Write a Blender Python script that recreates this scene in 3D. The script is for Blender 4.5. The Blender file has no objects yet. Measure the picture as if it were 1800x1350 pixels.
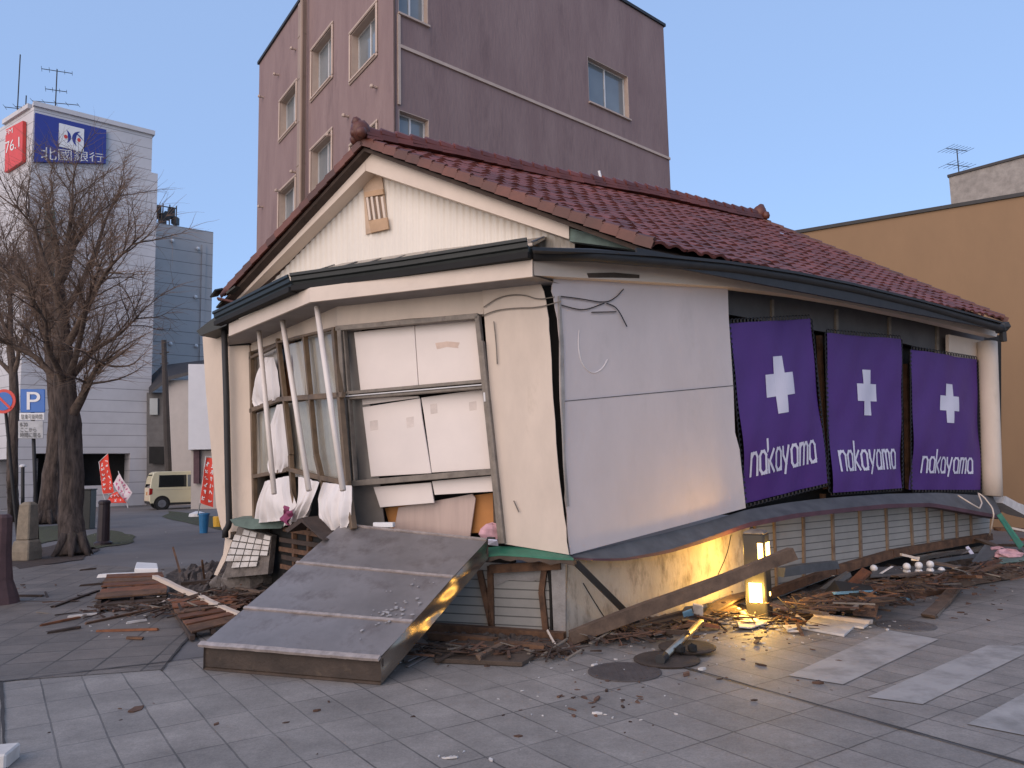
import bpy, bmesh, math, random
from mathutils import Vector as V, Matrix
R = math.radians
random.seed(7)
S = bpy.context.scene
COL = S.collection
# ---------------------------------------------------------------- camera
FPX, PITCH, ROLL, CAMZ = 1350.0, R(6.26), R(1.2), 1.6
c_f = V((0, math.cos(PITCH), math.sin(PITCH)))
_u0 = V((0, -math.sin(PITCH), math.cos(PITCH))); _r0 = V((1, 0, 0))
c_r = _r0 * math.cos(ROLL) - _u0 * math.sin(ROLL)
c_u = _u0 * math.cos(ROLL) + _r0 * math.sin(ROLL)
CAMP = V((0, 0, CAMZ))
cd = bpy.data.cameras.new("camera"); cam = bpy.data.objects.new("camera", cd); COL.objects.link(cam)
cd.sensor_fit = 'HORIZONTAL'; cd.sensor_width = 36; cd.lens = 36 * FPX / 1800
cd.clip_start = 0.05; cd.clip_end = 2000
m = Matrix((c_r, c_u, -c_f)).transposed().to_4x4(); m.translation = CAMP
cam.matrix_world = m
S.camera = cam
# ---------------------------------------------------------------- dusk light
SUN_EL, SUN_AZ = R(22), R(214)          # low sun behind the photographer's left shoulder
w = bpy.data.worlds.new("World"); S.world = w; w.use_nodes = True
nt = w.node_tree; bg = nt.nodes['Background']
sky = nt.nodes.new('ShaderNodeTexSky'); sky.sky_type = 'NISHITA'; sky.sun_disc = False
sky.sun_elevation = SUN_EL; sky.sun_rotation = SUN_AZ
sky.air_density = 1.0; sky.dust_density = 0.0; sky.ozone_density = 4.0
hz_ = nt.nodes.new('ShaderNodeMix'); hz_.data_type = 'RGBA'; hz_.inputs[0].default_value = 0.68     # thin even twilight veil over the clear sky
hz_.inputs[7].default_value = (2.08, 2.98, 4.85, 1)
nt.links.new(sky.outputs[0], hz_.inputs[6]); nt.links.new(hz_.outputs[2], bg.inputs[0]); bg.inputs[1].default_value = 0.15
sd = bpy.data.lights.new("sun", 'SUN'); sun = bpy.data.objects.new("sun", sd); COL.objects.link(sun)
sd.energy = 2.2; sd.angle = R(80); sd.color = (1.0, 0.75, 0.56)
_sdir = V((math.sin(SUN_AZ) * math.cos(SUN_EL), math.cos(SUN_AZ) * math.cos(SUN_EL), math.sin(SUN_EL)))
sun.rotation_euler = _sdir.to_track_quat('Z', 'Y').to_euler()
S.view_settings.view_transform = 'Standard'; S.view_settings.look = 'None'
S.view_settings.gamma = 1; S.view_settings.use_curve_mapping = False
S.view_settings.exposure = 0.42
S.cycles.use_denoising = True
S.cycles.max_bounces = 6; S.cycles.transparent_max_bounces = 8
S.cycles.sample_clamp_indirect = 6

# ---------------------------------------------------------------- measuring helpers
def ray(px, py): return c_f + c_r * ((px - 900) / FPX) + c_u * ((675 - py) / FPX)
def G(px, py, z=0.0):
    d = ray(px, py); return CAMP + d * ((z - CAMZ) / d.z)
def Dp(px, py, Y):
    d = ray(px, py); return CAMP + d * (Y / d.y)
class Plane:
    """a vertical wall plane: a point, a plan direction and the outward normal that faces the street"""
    def __init__(s, p, d):
        s.p = V((p[0], p[1], 0)); s.d = V((d[0], d[1], 0)).normalized()
        n = V((s.d.y, -s.d.x, 0))
        s.n = n if n.dot(CAMP - s.p) > 0 else -n
    def at(s, px, py, off=0.0):
        d = ray(px, py); p = s.p + s.n * off
        return CAMP + d * ((p - CAMP).dot(s.n) / d.dot(s.n))
    def pt(s, t, z, off=0.0): return s.p + s.d * t + s.n * off + V((0, 0, z))
    def t(s, px, py, off=0.0): return (s.at(px, py, off) - s.p).dot(s.d)
def lerp(a, b, t): return a + (b - a) * t
def bil(q, u, v): return lerp(lerp(q[0], q[1], u), lerp(q[3], q[2], u), v)   # q: bottom-left, bottom-right, top-right, top-left
def rnd(a, b): return random.uniform(a, b)

# ---------------------------------------------------------------- mesh builder
LOC = {}
class MB:
    def __init__(s): s.v = []; s.f = []; s.mi = []; s.cur = 0; s.at = []; s.a = 0.5
    def poly(s, pts):
        i = len(s.v); s.v += [V(p) for p in pts]; s.f.append(tuple(range(i, i + len(pts)))); s.mi.append(s.cur); s.at.append(s.a)
    def idx(s, pts, faces):
        i = len(s.v); s.v += [V(p) for p in pts]
        for f in faces: s.f.append(tuple(i + k for k in f)); s.mi.append(s.cur); s.at.append(s.a)
    def prism(s, pts, vec):
        pts = [V(p) for p in pts]; n = len(pts); vec = V(vec)
        s.idx(pts + [p + vec for p in pts], [tuple(range(n)), tuple(range(2 * n - 1, n - 1, -1))] + [(k, k + n, (k + 1) % n + n, (k + 1) % n) for k in range(n)])
        return s
    def hexa(s, b, t):
        s.idx(list(b) + list(t), [(3, 2, 1, 0), (4, 5, 6, 7), (0, 1, 5, 4), (1, 2, 6, 5), (2, 3, 7, 6), (3, 0, 4, 7)]); return s
    def box(s, c, sx, sy, sz, rz=0.0, rot=None):
        M = rot if rot is not None else Matrix.Rotation(rz, 3, 'Z'); c = V(c)
        P = [c + M @ V((x * sx / 2, y * sy / 2, z * sz / 2)) for z in (-1, 1) for x, y in ((-1, -1), (1, -1), (1, 1), (-1, 1))]
        return s.hexa(P[:4], P[4:])
    def bar(s, p, q, w, h, up=(0, 0, 1), taper=1.0):
        p = V(p); q = V(q); d = (q - p).normalized(); up = V(up)
        x = d.cross(up)
        if x.length < 1e-4: x = d.cross(V((1, 0, 0)))
        x.normalize(); y = x.cross(d).normalized()
        a = [p + x * (sx * w / 2) + y * (sy * h / 2) for sx, sy in ((-1, -1), (1, -1), (1, 1), (-1, 1))]
        b = [q + x * (sx * w / 2 * taper) + y * (sy * h / 2 * taper) for sx, sy in ((-1, -1), (1, -1), (1, 1), (-1, 1))]
        return s.hexa(a, b)
    def tube(s, pts, r, n=8, caps=True):
        pts = [V(p) for p in pts]; rs = r if isinstance(r, (list, tuple)) else [r] * len(pts)
        ref = None; rings = []
        for k, p in enumerate(pts):
            d = (pts[min(k + 1, len(pts) - 1)] - pts[max(k - 1, 0)])
            d = d.normalized() if d.length > 1e-9 else V((0, 0, 1))
            if ref is None: ref = d.cross(V((0.31, 0.9, 0.2))).normalized()
            x = (ref - d * ref.dot(d)).normalized(); y = d.cross(x); ref = x
            rings.append([p + (x * math.cos(2 * math.pi * j / n) + y * math.sin(2 * math.pi * j / n)) * rs[k] for j in range(n)])
        fs = [(k * n + j, k * n + (j + 1) % n, (k + 1) * n + (j + 1) % n, (k + 1) * n + j) for k in range(len(pts) - 1) for j in range(n)]
        if caps: fs += [tuple(range(n - 1, -1, -1)), tuple((len(pts) - 1) * n + j for j in range(n))]
        s.idx([q for rr in rings for q in rr], fs); return s
    def lathe(s, c, prof, n=16, axis=None):
        c = V(c); M = axis if axis is not None else Matrix.Identity(3)
        P = [c + M @ V((r * math.cos(2 * math.pi * j / n), r * math.sin(2 * math.pi * j / n), z)) for r, z in prof for j in range(n)]
        fs = [(k * n + j, k * n + (j + 1) % n, (k + 1) * n + (j + 1) % n, (k + 1) * n + j) for k in range(len(prof) - 1) for j in range(n)]
        fs += [tuple(range(n - 1, -1, -1)), tuple((len(prof) - 1) * n + j for j in range(n))]
        s.idx(P, fs); return s
    def ball(s, c, r, n=10, sq=(1, 1, 1), jit=0.0):
        c = V(c); P = []; fs = []; h = n // 2
        for k in range(h + 1):
            a = math.pi * k / h
            for j in range(n):
                b = 2 * math.pi * j / n; rr = r * (1 + rnd(-jit, jit))
                P.append(c + V((rr * math.sin(a) * math.cos(b) * sq[0], rr * math.sin(a) * math.sin(b) * sq[1], rr * math.cos(a) * sq[2])))
        for k in range(h):
            for j in range(n): fs.append((k * n + j, (k + 1) * n + j, (k + 1) * n + (j + 1) % n, k * n + (j + 1) % n))
        s.idx(P, fs); return s
    def grid(s, fn, nu, nv):
        P = [fn(i / nu, j / nv) for j in range(nv + 1) for i in range(nu + 1)]
        s.idx(P, [(j * (nu + 1) + i, j * (nu + 1) + i + 1, (j + 1) * (nu + 1) + i + 1, (j + 1) * (nu + 1) + i) for j in range(nv) for i in range(nu)]); return s
    def pslab(s, pl, pxs, off=0.0, thick=0.1):
        """wall piece seen as a pixel outline, lying in a wall plane with a thickness going inwards"""
        return s.prism([pl.at(x, y, off) for x, y in pxs], -pl.n * thick)
    def build(s, name, mat, parent=None, smooth=False, bevel=0.0, loc=None, weld=False, recalc=True, shade=False, keep=False):
        me = bpy.data.meshes.new(name)
        if parent is not None: base = LOC[parent.name]
        elif loc is not None: base = V(loc)
        else:
            xs = [p.x for p in s.v]; ys = [p.y for p in s.v]; zs = [p.z for p in s.v]
            base = V(((min(xs) + max(xs)) / 2, (min(ys) + max(ys)) / 2, min(zs)))
        me.from_pydata([p - base for p in s.v], [], s.f)
        mats = mat if isinstance(mat, (list, tuple)) else [mat]
        for mm in mats: me.materials.append(mm)
        me.polygons.foreach_set('material_index', s.mi)
        at = me.attributes.new('rnd', 'FLOAT', 'FACE'); at.data.foreach_set('value', s.at)
        if smooth: me.polygons.foreach_set('use_smooth', [True] * len(me.polygons))
        bm = bmesh.new(); bm.from_mesh(me)
        if weld: bmesh.ops.remove_doubles(bm, verts=bm.verts, dist=1e-4)
        if recalc: bmesh.ops.recalc_face_normals(bm, faces=bm.faces)
        bm.to_mesh(me); bm.free()
        o = bpy.data.objects.new(name, me); COL.objects.link(o)
        if parent is not None: o.parent = parent
        else: o.location = base
        LOC[o.name] = base
        if bevel:
            bv = o.modifiers.new('bevel', 'BEVEL'); bv.width = bevel; bv.segments = 1; bv.limit_method = 'ANGLE'; bv.angle_limit = R(40)
        return o
def tag(o, label=None, cat=None, group=None, kind=None):
    if label: o['label'] = label
    if cat: o['category'] = cat
    if group: o['group'] = group
    if kind: o['kind'] = kind
    return o
def thing(name, label, cat, loc, group=None):
    o = bpy.data.objects.new(name, None); COL.objects.link(o); o.location = V(loc); o.empty_display_size = 0.2
    LOC[o.name] = V(loc); return tag(o, label, cat, group)
def resample(pts, n):
    L = [0]
    for a, b in zip(pts, pts[1:]): L.append(L[-1] + (b - a).length)
    out = []
    for k in range(n + 1):
        x = L[-1] * k / n; i = max(j for j in range(len(pts) - 1) if L[j] <= x + 1e-9)
        out.append(lerp(pts[i], pts[i + 1], (x - L[i]) / max(1e-9, L[i + 1] - L[i])))
    return out

# ---------------------------------------------------------------- materials
def mat(name, col, rough=0.7, var=0.25, scale=4.0, bump=0.0, bscale=40.0, metal=0.0, col2=None, stretch=(1, 1, 1), facevar=0.0, dirt=None, dirt_scale=1.2, dirt_th=0.55, spec=0.5):
    m = bpy.data.materials.new(name); m.use_nodes = True; n = m.node_tree.nodes; l = m.node_tree.links
    b = n['Principled BSDF']; b.inputs['Roughness'].default_value = rough; b.inputs['Metallic'].default_value = metal
    b.inputs['Specular IOR Level'].default_value = spec
    tc = n.new('ShaderNodeTexCoord'); mp = n.new('ShaderNodeMapping'); mp.inputs['Scale'].default_value = stretch
    l.new(tc.outputs['Object'], mp.inputs[0])
    nz = n.new('ShaderNodeTexNoise'); nz.inputs['Scale'].default_value = scale; nz.inputs['Detail'].default_value = 6; nz.inputs['Roughness'].default_value = 0.65
    l.new(mp.outputs[0], nz.inputs[0])
    rp = n.new('ShaderNodeValToRGB'); rp.color_ramp.elements[0].position = 0.3; rp.color_ramp.elements[1].position = 0.7
    c2 = col2 if col2 else tuple(c * (1 - var) for c in col)
    rp.color_ramp.elements[0].color = (*c2, 1); rp.color_ramp.elements[1].color = (*[min(1, c * (1 + var * 0.5)) for c in col], 1)
    l.new(nz.outputs[0], rp.inputs[0]); out = rp.outputs[0]
    if facevar:
        at = n.new('ShaderNodeAttribute'); at.attribute_name = 'rnd'
        mr = n.new('ShaderNodeMapRange'); mr.inputs[3].default_value = 1 - facevar; mr.inputs[4].default_value = 1 + facevar
        l.new(at.outputs['Fac'], mr.inputs[0])
        mx = n.new('ShaderNodeMix'); mx.data_type = 'RGBA'; mx.blend_type = 'MULTIPLY'; mx.inputs[0].default_value = 1
        l.new(out, mx.inputs[6]); l.new(mr.outputs[0], mx.inputs[7]); out = mx.outputs[2]
    if dirt:
        n2 = n.new('ShaderNodeTexNoise'); n2.inputs['Scale'].default_value = dirt_scale; n2.inputs['Detail'].default_value = 9; n2.inputs['Roughness'].default_value = 0.7
        l.new(mp.outputs[0], n2.inputs[0])
        r2 = n.new('ShaderNodeValToRGB'); r2.color_ramp.elements[0].position = dirt_th; r2.color_ramp.elements[1].position = dirt_th + 0.2
        l.new(n2.outputs[0], r2.inputs[0])
        mx = n.new('ShaderNodeMix'); mx.data_type = 'RGBA'; l.new(r2.outputs[0], mx.inputs[0]); l.new(out, mx.inputs[6]); mx.inputs[7].default_value = (*dirt, 1); out = mx.outputs[2]
    l.new(out, b.inputs['Base Color'])
    if bump:
        n3 = n.new('ShaderNodeTexNoise'); n3.inputs['Scale'].default_value = bscale; n3.inputs['Detail'].default_value = 5
        l.new(mp.outputs[0], n3.inputs[0])
        bp = n.new('ShaderNodeBump'); bp.inputs['Strength'].default_value = bump; bp.inputs['Distance'].default_value = 0.02
        l.new(n3.outputs[0], bp.inputs['Height']); l.new(bp.outputs[0], b.inputs['Normal'])
    return m
def linebands(m, axis, period, width, dark=0.35, offset=0.0, bump=0.3):
    """grooves of a panelled or lapped surface: a real joint pattern added to a material"""
    n = m.node_tree.nodes; l = m.node_tree.links; b = n['Principled BSDF']
    tc = n.new('ShaderNodeTexCoord'); sp = n.new('ShaderNodeSeparateXYZ'); l.new(tc.outputs['Object'], sp.inputs[0])
    if isinstance(axis, str): src = sp.outputs['XYZ'.index(axis)]
    else:
        dt = n.new('ShaderNodeVectorMath'); dt.operation = 'DOT_PRODUCT'; l.new(tc.outputs['Object'], dt.inputs[0]); dt.inputs[1].default_value = axis; src = dt.outputs['Value']
    a = n.new('ShaderNodeMath'); a.operation = 'ADD'; l.new(src, a.inputs[0]); a.inputs[1].default_value = offset + 1000 * period
    d = n.new('ShaderNodeMath'); d.operation = 'MODULO'; l.new(a.outputs[0], d.inputs[0]); d.inputs[1].default_value = period
    c = n.new('ShaderNodeMath'); c.operation = 'LESS_THAN'; l.new(d.outputs[0], c.inputs[0]); c.inputs[1].default_value = width
    src_c = b.inputs['Base Color'].links[0].from_socket
    mx = n.new('ShaderNodeMix'); mx.data_type = 'RGBA'; mx.blend_type = 'MULTIPLY'
    l.new(c.outputs[0], mx.inputs[0]); l.new(src_c, mx.inputs[6]); mx.inputs[7].default_value = (dark, dark, dark, 1)
    l.new(mx.outputs[2], b.inputs['Base Color'])
    return m
def glassmat(name, tint=(0.03, 0.035, 0.04), rough=0.05):
    m = bpy.data.materials.new(name); m.use_nodes = True; b = m.node_tree.nodes['Principled BSDF']
    n = m.node_tree.nodes; l = m.node_tree.links
    nz = n.new('ShaderNodeTexNoise'); nz.inputs['Scale'].default_value = 0.9; tc = n.new('ShaderNodeTexCoord'); l.new(tc.outputs['Object'], nz.inputs[0])
    rp = n.new('ShaderNodeValToRGB'); rp.color_ramp.elements[0].color = (*[c * 0.5 for c in tint], 1); rp.color_ramp.elements[1].color = (*[c * 1.5 for c in tint], 1)
    l.new(nz.outputs[0], rp.inputs[0]); l.new(rp.outputs[0], b.inputs['Base Color'])
    b.inputs['Roughness'].default_value = rough; b.inputs['Specular IOR Level'].default_value = 0.8
    return m
def clearglass(name):
    m = bpy.data.materials.new(name); m.use_nodes = True; n = m.node_tree.nodes; l = m.node_tree.links
    n.remove(n['Principled BSDF']); o = n['Material Output']
    t = n.new('ShaderNodeBsdfTransparent'); t.inputs[0].default_value = (0.90, 0.90, 0.88, 1); g = n.new('ShaderNodeBsdfGlossy'); g.inputs['Roughness'].default_value = 0.06
    mx = n.new('ShaderNodeMixShader'); mx.inputs[0].default_value = 0.07
    l.new(t.outputs[0], mx.inputs[1]); l.new(g.outputs[0], mx.inputs[2]); l.new(mx.outputs[0], o.inputs[0])
    return m
def emit(name, col, st):
    m = bpy.data.materials.new(name); m.use_nodes = True; b = m.node_tree.nodes['Principled BSDF']
    b.inputs['Base Color'].default_value = (*col, 1); b.inputs['Emission Color'].default_value = (*col, 1); b.inputs['Emission Strength'].default_value = st
    return m
M = {}
M['cream'] = mat('cream_plaster', (0.62, 0.51, 0.41), 0.8, 0.12, 2.5, 0.05, 60, dirt=(0.46, 0.37, 0.28), dirt_scale=2.4, dirt_th=0.58, stretch=(1, 1, 0.4))
M['cream_trim'] = mat('cream_trim_paint', (0.64, 0.53, 0.43), 0.6, 0.08, 3, dirt=(0.36, 0.29, 0.22), dirt_scale=3.5, dirt_th=0.66)
M['panelwhite'] = mat('white_cladding_paint', (0.545, 0.475, 0.45), 0.7, 0.09, 1.5, 0.55, 3.0, dirt=(0.46, 0.405, 0.375), dirt_scale=2.2, dirt_th=0.56, stretch=(1, 1, 0.5))
M['siding'] = mat('cream_ribbed_siding', (0.72, 0.66, 0.57), 0.6, 0.06, 2, dirt=(0.45, 0.38, 0.28), dirt_scale=6, dirt_th=0.64, stretch=(1, 1, 0.12))
M['concrete'] = mat('stained_concrete', (0.40, 0.36, 0.30), 0.9, 0.25, 3.0, 0.25, 50, dirt=(0.105, 0.085, 0.062), dirt_scale=4.5, dirt_th=0.50, stretch=(1, 1, 0.4))
M['concrete2'] = mat('grey_concrete', (0.30, 0.28, 0.26), 0.9, 0.3, 5, 0.4, 50)
M['roughcement'] = mat('rough_cement', (0.17, 0.145, 0.125), 0.95, 0.4, 7, 0.8, 30, col2=(0.08, 0.068, 0.06))
M['tile'] = mat('red_glazed_tile', (0.142, 0.038, 0.026), 0.48, 0.25, 3, facevar=0.28, spec=0.5)
M['tile_edge'] = mat('orange_verge_tile', (0.115, 0.034, 0.020), 0.5, 0.3, 4, facevar=0.35)
M['gutter'] = mat('dark_green_gutter', (0.012, 0.015, 0.013), 0.5, 0.3, 6)
M['darkmetal'] = mat('dark_metal', (0.022, 0.021, 0.021), 0.6, 0.3, 6)
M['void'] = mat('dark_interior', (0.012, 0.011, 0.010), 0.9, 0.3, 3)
M['greypanel'] = mat('grey_transom_panel', (0.095, 0.088, 0.085), 0.6, 0.25, 3)
M['alu'] = mat('weathered_window_frame', (0.20, 0.165, 0.13), 0.55, 0.35, 9, metal=0.0, dirt=(0.07, 0.05, 0.035), dirt_scale=6, dirt_th=0.55)
M['alu2'] = mat('brown_window_frame', (0.16, 0.105, 0.06), 0.55, 0.35, 8)
M['pole'] = mat('cream_pole_paint', (0.70, 0.62, 0.55), 0.5, 0.08, 4)
M['greypane'] = mat('dusty_grey_pane', (0.17, 0.15, 0.13), 0.3, 0.2, 3)
M['white'] = mat('white_paint', (0.72, 0.70, 0.68), 0.5, 0.06, 4)
M['board'] = mat('cream_board', (0.74, 0.65, 0.58), 0.6, 0.05, 2.2, dirt=(0.62, 0.5, 0.42), dirt_scale=2, dirt_th=0.66)
M['cloth'] = mat('white_curtain_cloth', (0.74, 0.69, 0.66), 0.9, 0.08, 4, 0.9, 9, stretch=(1, 1, .35))
M['frontboard'] = mat('dark_front_board', (0.052, 0.036, 0.026), .8, .45, 4, .4, 40, dirt=(.12, .085, .055), dirt_scale=5, dirt_th=.6)
M['drape'] = mat('grey_drape', (0.56, 0.52, 0.48), 0.9, 0.15, 5)
M['purple'] = mat('purple_banner_vinyl', (0.066, 0.016, 0.155), 0.55, 0.12, 1.6, 0.35, 5)
M['print'] = mat('pale_print', (0.60, 0.58, 0.66), 0.6, 0.05, 3)
M['black'] = mat('black_cord', (0.012, 0.011, 0.012), 0.6, 0.2, 5)
M['purplewall'] = mat('mauve_render', (0.236, 0.162, 0.148), 0.85, 0.18, 1.6, 0.6, 14, col2=(0.200, 0.130, 0.122), dirt=(0.165, 0.108, 0.102), dirt_scale=2.2, dirt_th=0.54, stretch=(1, 1, 0.25))
M['purpledark'] = mat('dark_mauve_strip', (0.075, 0.050, 0.046), 0.8, 0.2, 2)
M['beige'] = mat('beige_trim', (0.47, 0.36, 0.29), 0.7, 0.12, 3)
M['duct'] = mat('beige_duct', (0.30, 0.215, 0.16), 0.6, 0.15, 1)
M['winframe'] = mat('window_aluminium', (0.58, 0.56, 0.54), 0.4, 0.1, 4)
M['winglass'] = glassmat('window_glass', (0.16, 0.18, 0.19), 0.08)
M['tan'] = mat('tan_cladding', (0.245, 0.148, 0.076), 0.75, 0.08, 1.2, 0.05, 30, stretch=(1, 1, 0.4))
M['tower'] = mat('pale_tile_cladding', (0.52, 0.50, 0.50), 0.6, 0.10, 0.8)
M['greytower'] = mat('blue_grey_cladding', (0.44, 0.41, 0.39), 0.6, 0.10, 0.6)
M['blue'] = mat('blue_sign_face', (0.022, 0.035, 0.23), 0.5, 0.1, 1)
M['red'] = mat('red_sign_face', (0.62, 0.05, 0.035), 0.5, 0.12, 2)
M['signblue'] = mat('road_sign_blue', (0.012, 0.12, 0.42), 0.4, 0.08, 3)
M['bark'] = mat('bark', (0.100, 0.074, 0.060), 0.95, 0.5, 13, 1.0, 26, col2=(0.024, 0.017, 0.014), stretch=(1, 1, 0.22), dirt=(0.07, 0.075, 0.025), dirt_scale=3, dirt_th=0.6)
M['limb'] = mat('limb_bark', (0.135, 0.095, 0.070), 0.95, 0.4, 12, col2=(0.05, 0.034, 0.026))
M['twig'] = mat('twig', (0.21, 0.135, 0.09), 0.9, 0.3, 5)
M['rust'] = mat('rusty_timber', (0.15, 0.075, 0.038), 0.85, 0.45, 7, 0.3, 60, col2=(0.05, 0.026, 0.015))
M['wood'] = mat('weathered_timber', (0.150, 0.096, 0.062), 0.85, 0.4, 6, 0.3, 60, col2=(0.075, 0.048, 0.032), stretch=(1, 1, 1), facevar=0.2)
M['wooddark'] = mat('dark_timber', (0.060, 0.038, 0.027), 0.85, 0.4, 6, 0.3, 60)
M['woodorange'] = mat('fresh_broken_timber', (0.21, 0.078, 0.032), 0.8, 0.4, 6, 0.3, 60, col2=(0.09, 0.036, 0.018), facevar=0.3)
M['lap'] = linebands(mat('grey_lap_siding', (0.32, 0.305, 0.275), 0.7, 0.15, 3, dirt=(0.22, 0.165, 0.115), dirt_scale=3, dirt_th=0.62), 'Z', 0.085, 0.012, 0.35)
M['ledge'] = mat('slate_ledge_sheet', (0.085, 0.088, 0.092), 0.55, 0.35, 5)
M['lip'] = mat('maroon_ledge_edge', (0.085, 0.035, 0.045), 0.6, 0.3, 5)
M['green'] = mat('green_flashing', (0.030, 0.16, 0.095), 0.5, 0.3, 4)
M['greenscrap'] = mat('faded_green_sheet', (0.12, 0.17, 0.145), 0.7, 0.35, 6)
M['steel'] = mat('dull_sheet_metal', (0.255, 0.230, 0.220), 0.45, 0.25, 1.8, 0.08, 6, metal=0.4, dirt=(0.150, 0.125, 0.115), dirt_scale=3.4, dirt_th=0.50)
M['steelside'] = mat('dented_sheet_metal', (0.30, 0.26, 0.22), 0.26, 0.25, 3, 0.35, 3.5, metal=0.85)
M['seam'] = mat('worn_seam', (0.42, 0.35, 0.31), 0.5, 0.35, 14, metal=0.3)
M['browned'] = mat('brown_edge_board', (0.085, 0.058, 0.040), 0.8, 0.45, 4, 0.3, 40, dirt=(0.2, 0.14, 0.09), dirt_scale=5, dirt_th=0.62)
M['batten'] = mat('rust_stained_batten', (0.235, 0.170, 0.115), 0.85, 0.4, 7, col2=(0.14, 0.090, 0.058))
M['bollard'] = mat('bollard_paint', (0.035, 0.032, 0.026), 0.45, 0.3, 6)
M['lens'] = emit('lit_lens', (1.0, 0.60, 0.13), 9.0)
M['chrome'] = mat('scratched_chrome', (0.55, 0.47, 0.36), 0.38, 0.2, 8, metal=1.0)
M['van'] = mat('cream_car_paint', (0.62, 0.57, 0.39), 0.28, 0.03, 2)
M['glassdark'] = glassmat('car_glass', (0.012, 0.015, 0.015), 0.05)
M['tyre'] = mat('tyre_rubber', (0.02, 0.02, 0.02), 0.8, 0.2, 6)
M['rim'] = mat('wheel_rim', (0.35, 0.35, 0.36), 0.35, 0.2, 6, metal=0.7)
M['taillamp'] = mat('red_lamp_lens', (0.30, 0.015, 0.012), 0.2, 0.1, 5)
M['binblue'] = mat('blue_bin_plastic', (0.02, 0.16, 0.34), 0.45, 0.2, 4)
M['yellow'] = mat('yellow_plastic', (0.65, 0.36, 0.03), 0.5, 0.1, 4)
M['orange'] = mat('orange_board', (0.52, 0.22, 0.06), 0.7, 0.2, 2)
M['pinkboard'] = mat('hazy_plastic_sheet', (0.50, 0.37, 0.31), 0.35, 0.15, 3, stretch=(3, 3, 0.3))
M['pink'] = mat('pink_cloth', (0.60, 0.34, 0.36), 0.9, 0.3, 9)
M['magenta'] = mat('magenta_cloth', (0.25, 0.05, 0.12), 0.8, 0.2, 5)
M['stone'] = mat('weathered_stone_post', (0.24, 0.195, 0.14), 0.95, 0.3, 7, 0.5, 40)
M['hydrant'] = mat('dark_red_post', (0.030, 0.018, 0.020), 0.5, 0.3, 7)
M['grass'] = mat('short_grass', (0.050, 0.062, 0.020), 0.95, 0.5, 5, 0.8, 60, col2=(0.045, 0.032, 0.022))
M['soil'] = mat('bare_soil', (0.055, 0.036, 0.027), 0.95, 0.4, 6, 0.6, 40)
M['plasterchip'] = mat('plaster_chip', (0.58, 0.54, 0.50), 0.85, 0.2, 8)
M['chips'] = mat('splinters', (0.105, 0.055, 0.035), 0.9, 0.5, 6, facevar=0.6)
M['house'] = mat('house_plaster', (0.46, 0.41, 0.37), 0.8, 0.08, 2)
M['housewhite'] = mat('house_white', (0.66, 0.66, 0.68), 0.7, 0.05, 2)
M['roofdark'] = mat('dark_roof', (0.035, 0.033, 0.036), 0.6, 0.3, 4)
M['glass'] = clearglass('shop_glass')
M['bulb'] = mat('white_globe', (0.74, 0.70, 0.66), 0.35, 0.04, 5)
M['bluesheet'] = mat('pale_blue_strip', (0.16, 0.30, 0.38), 0.5, 0.2, 6)

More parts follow.
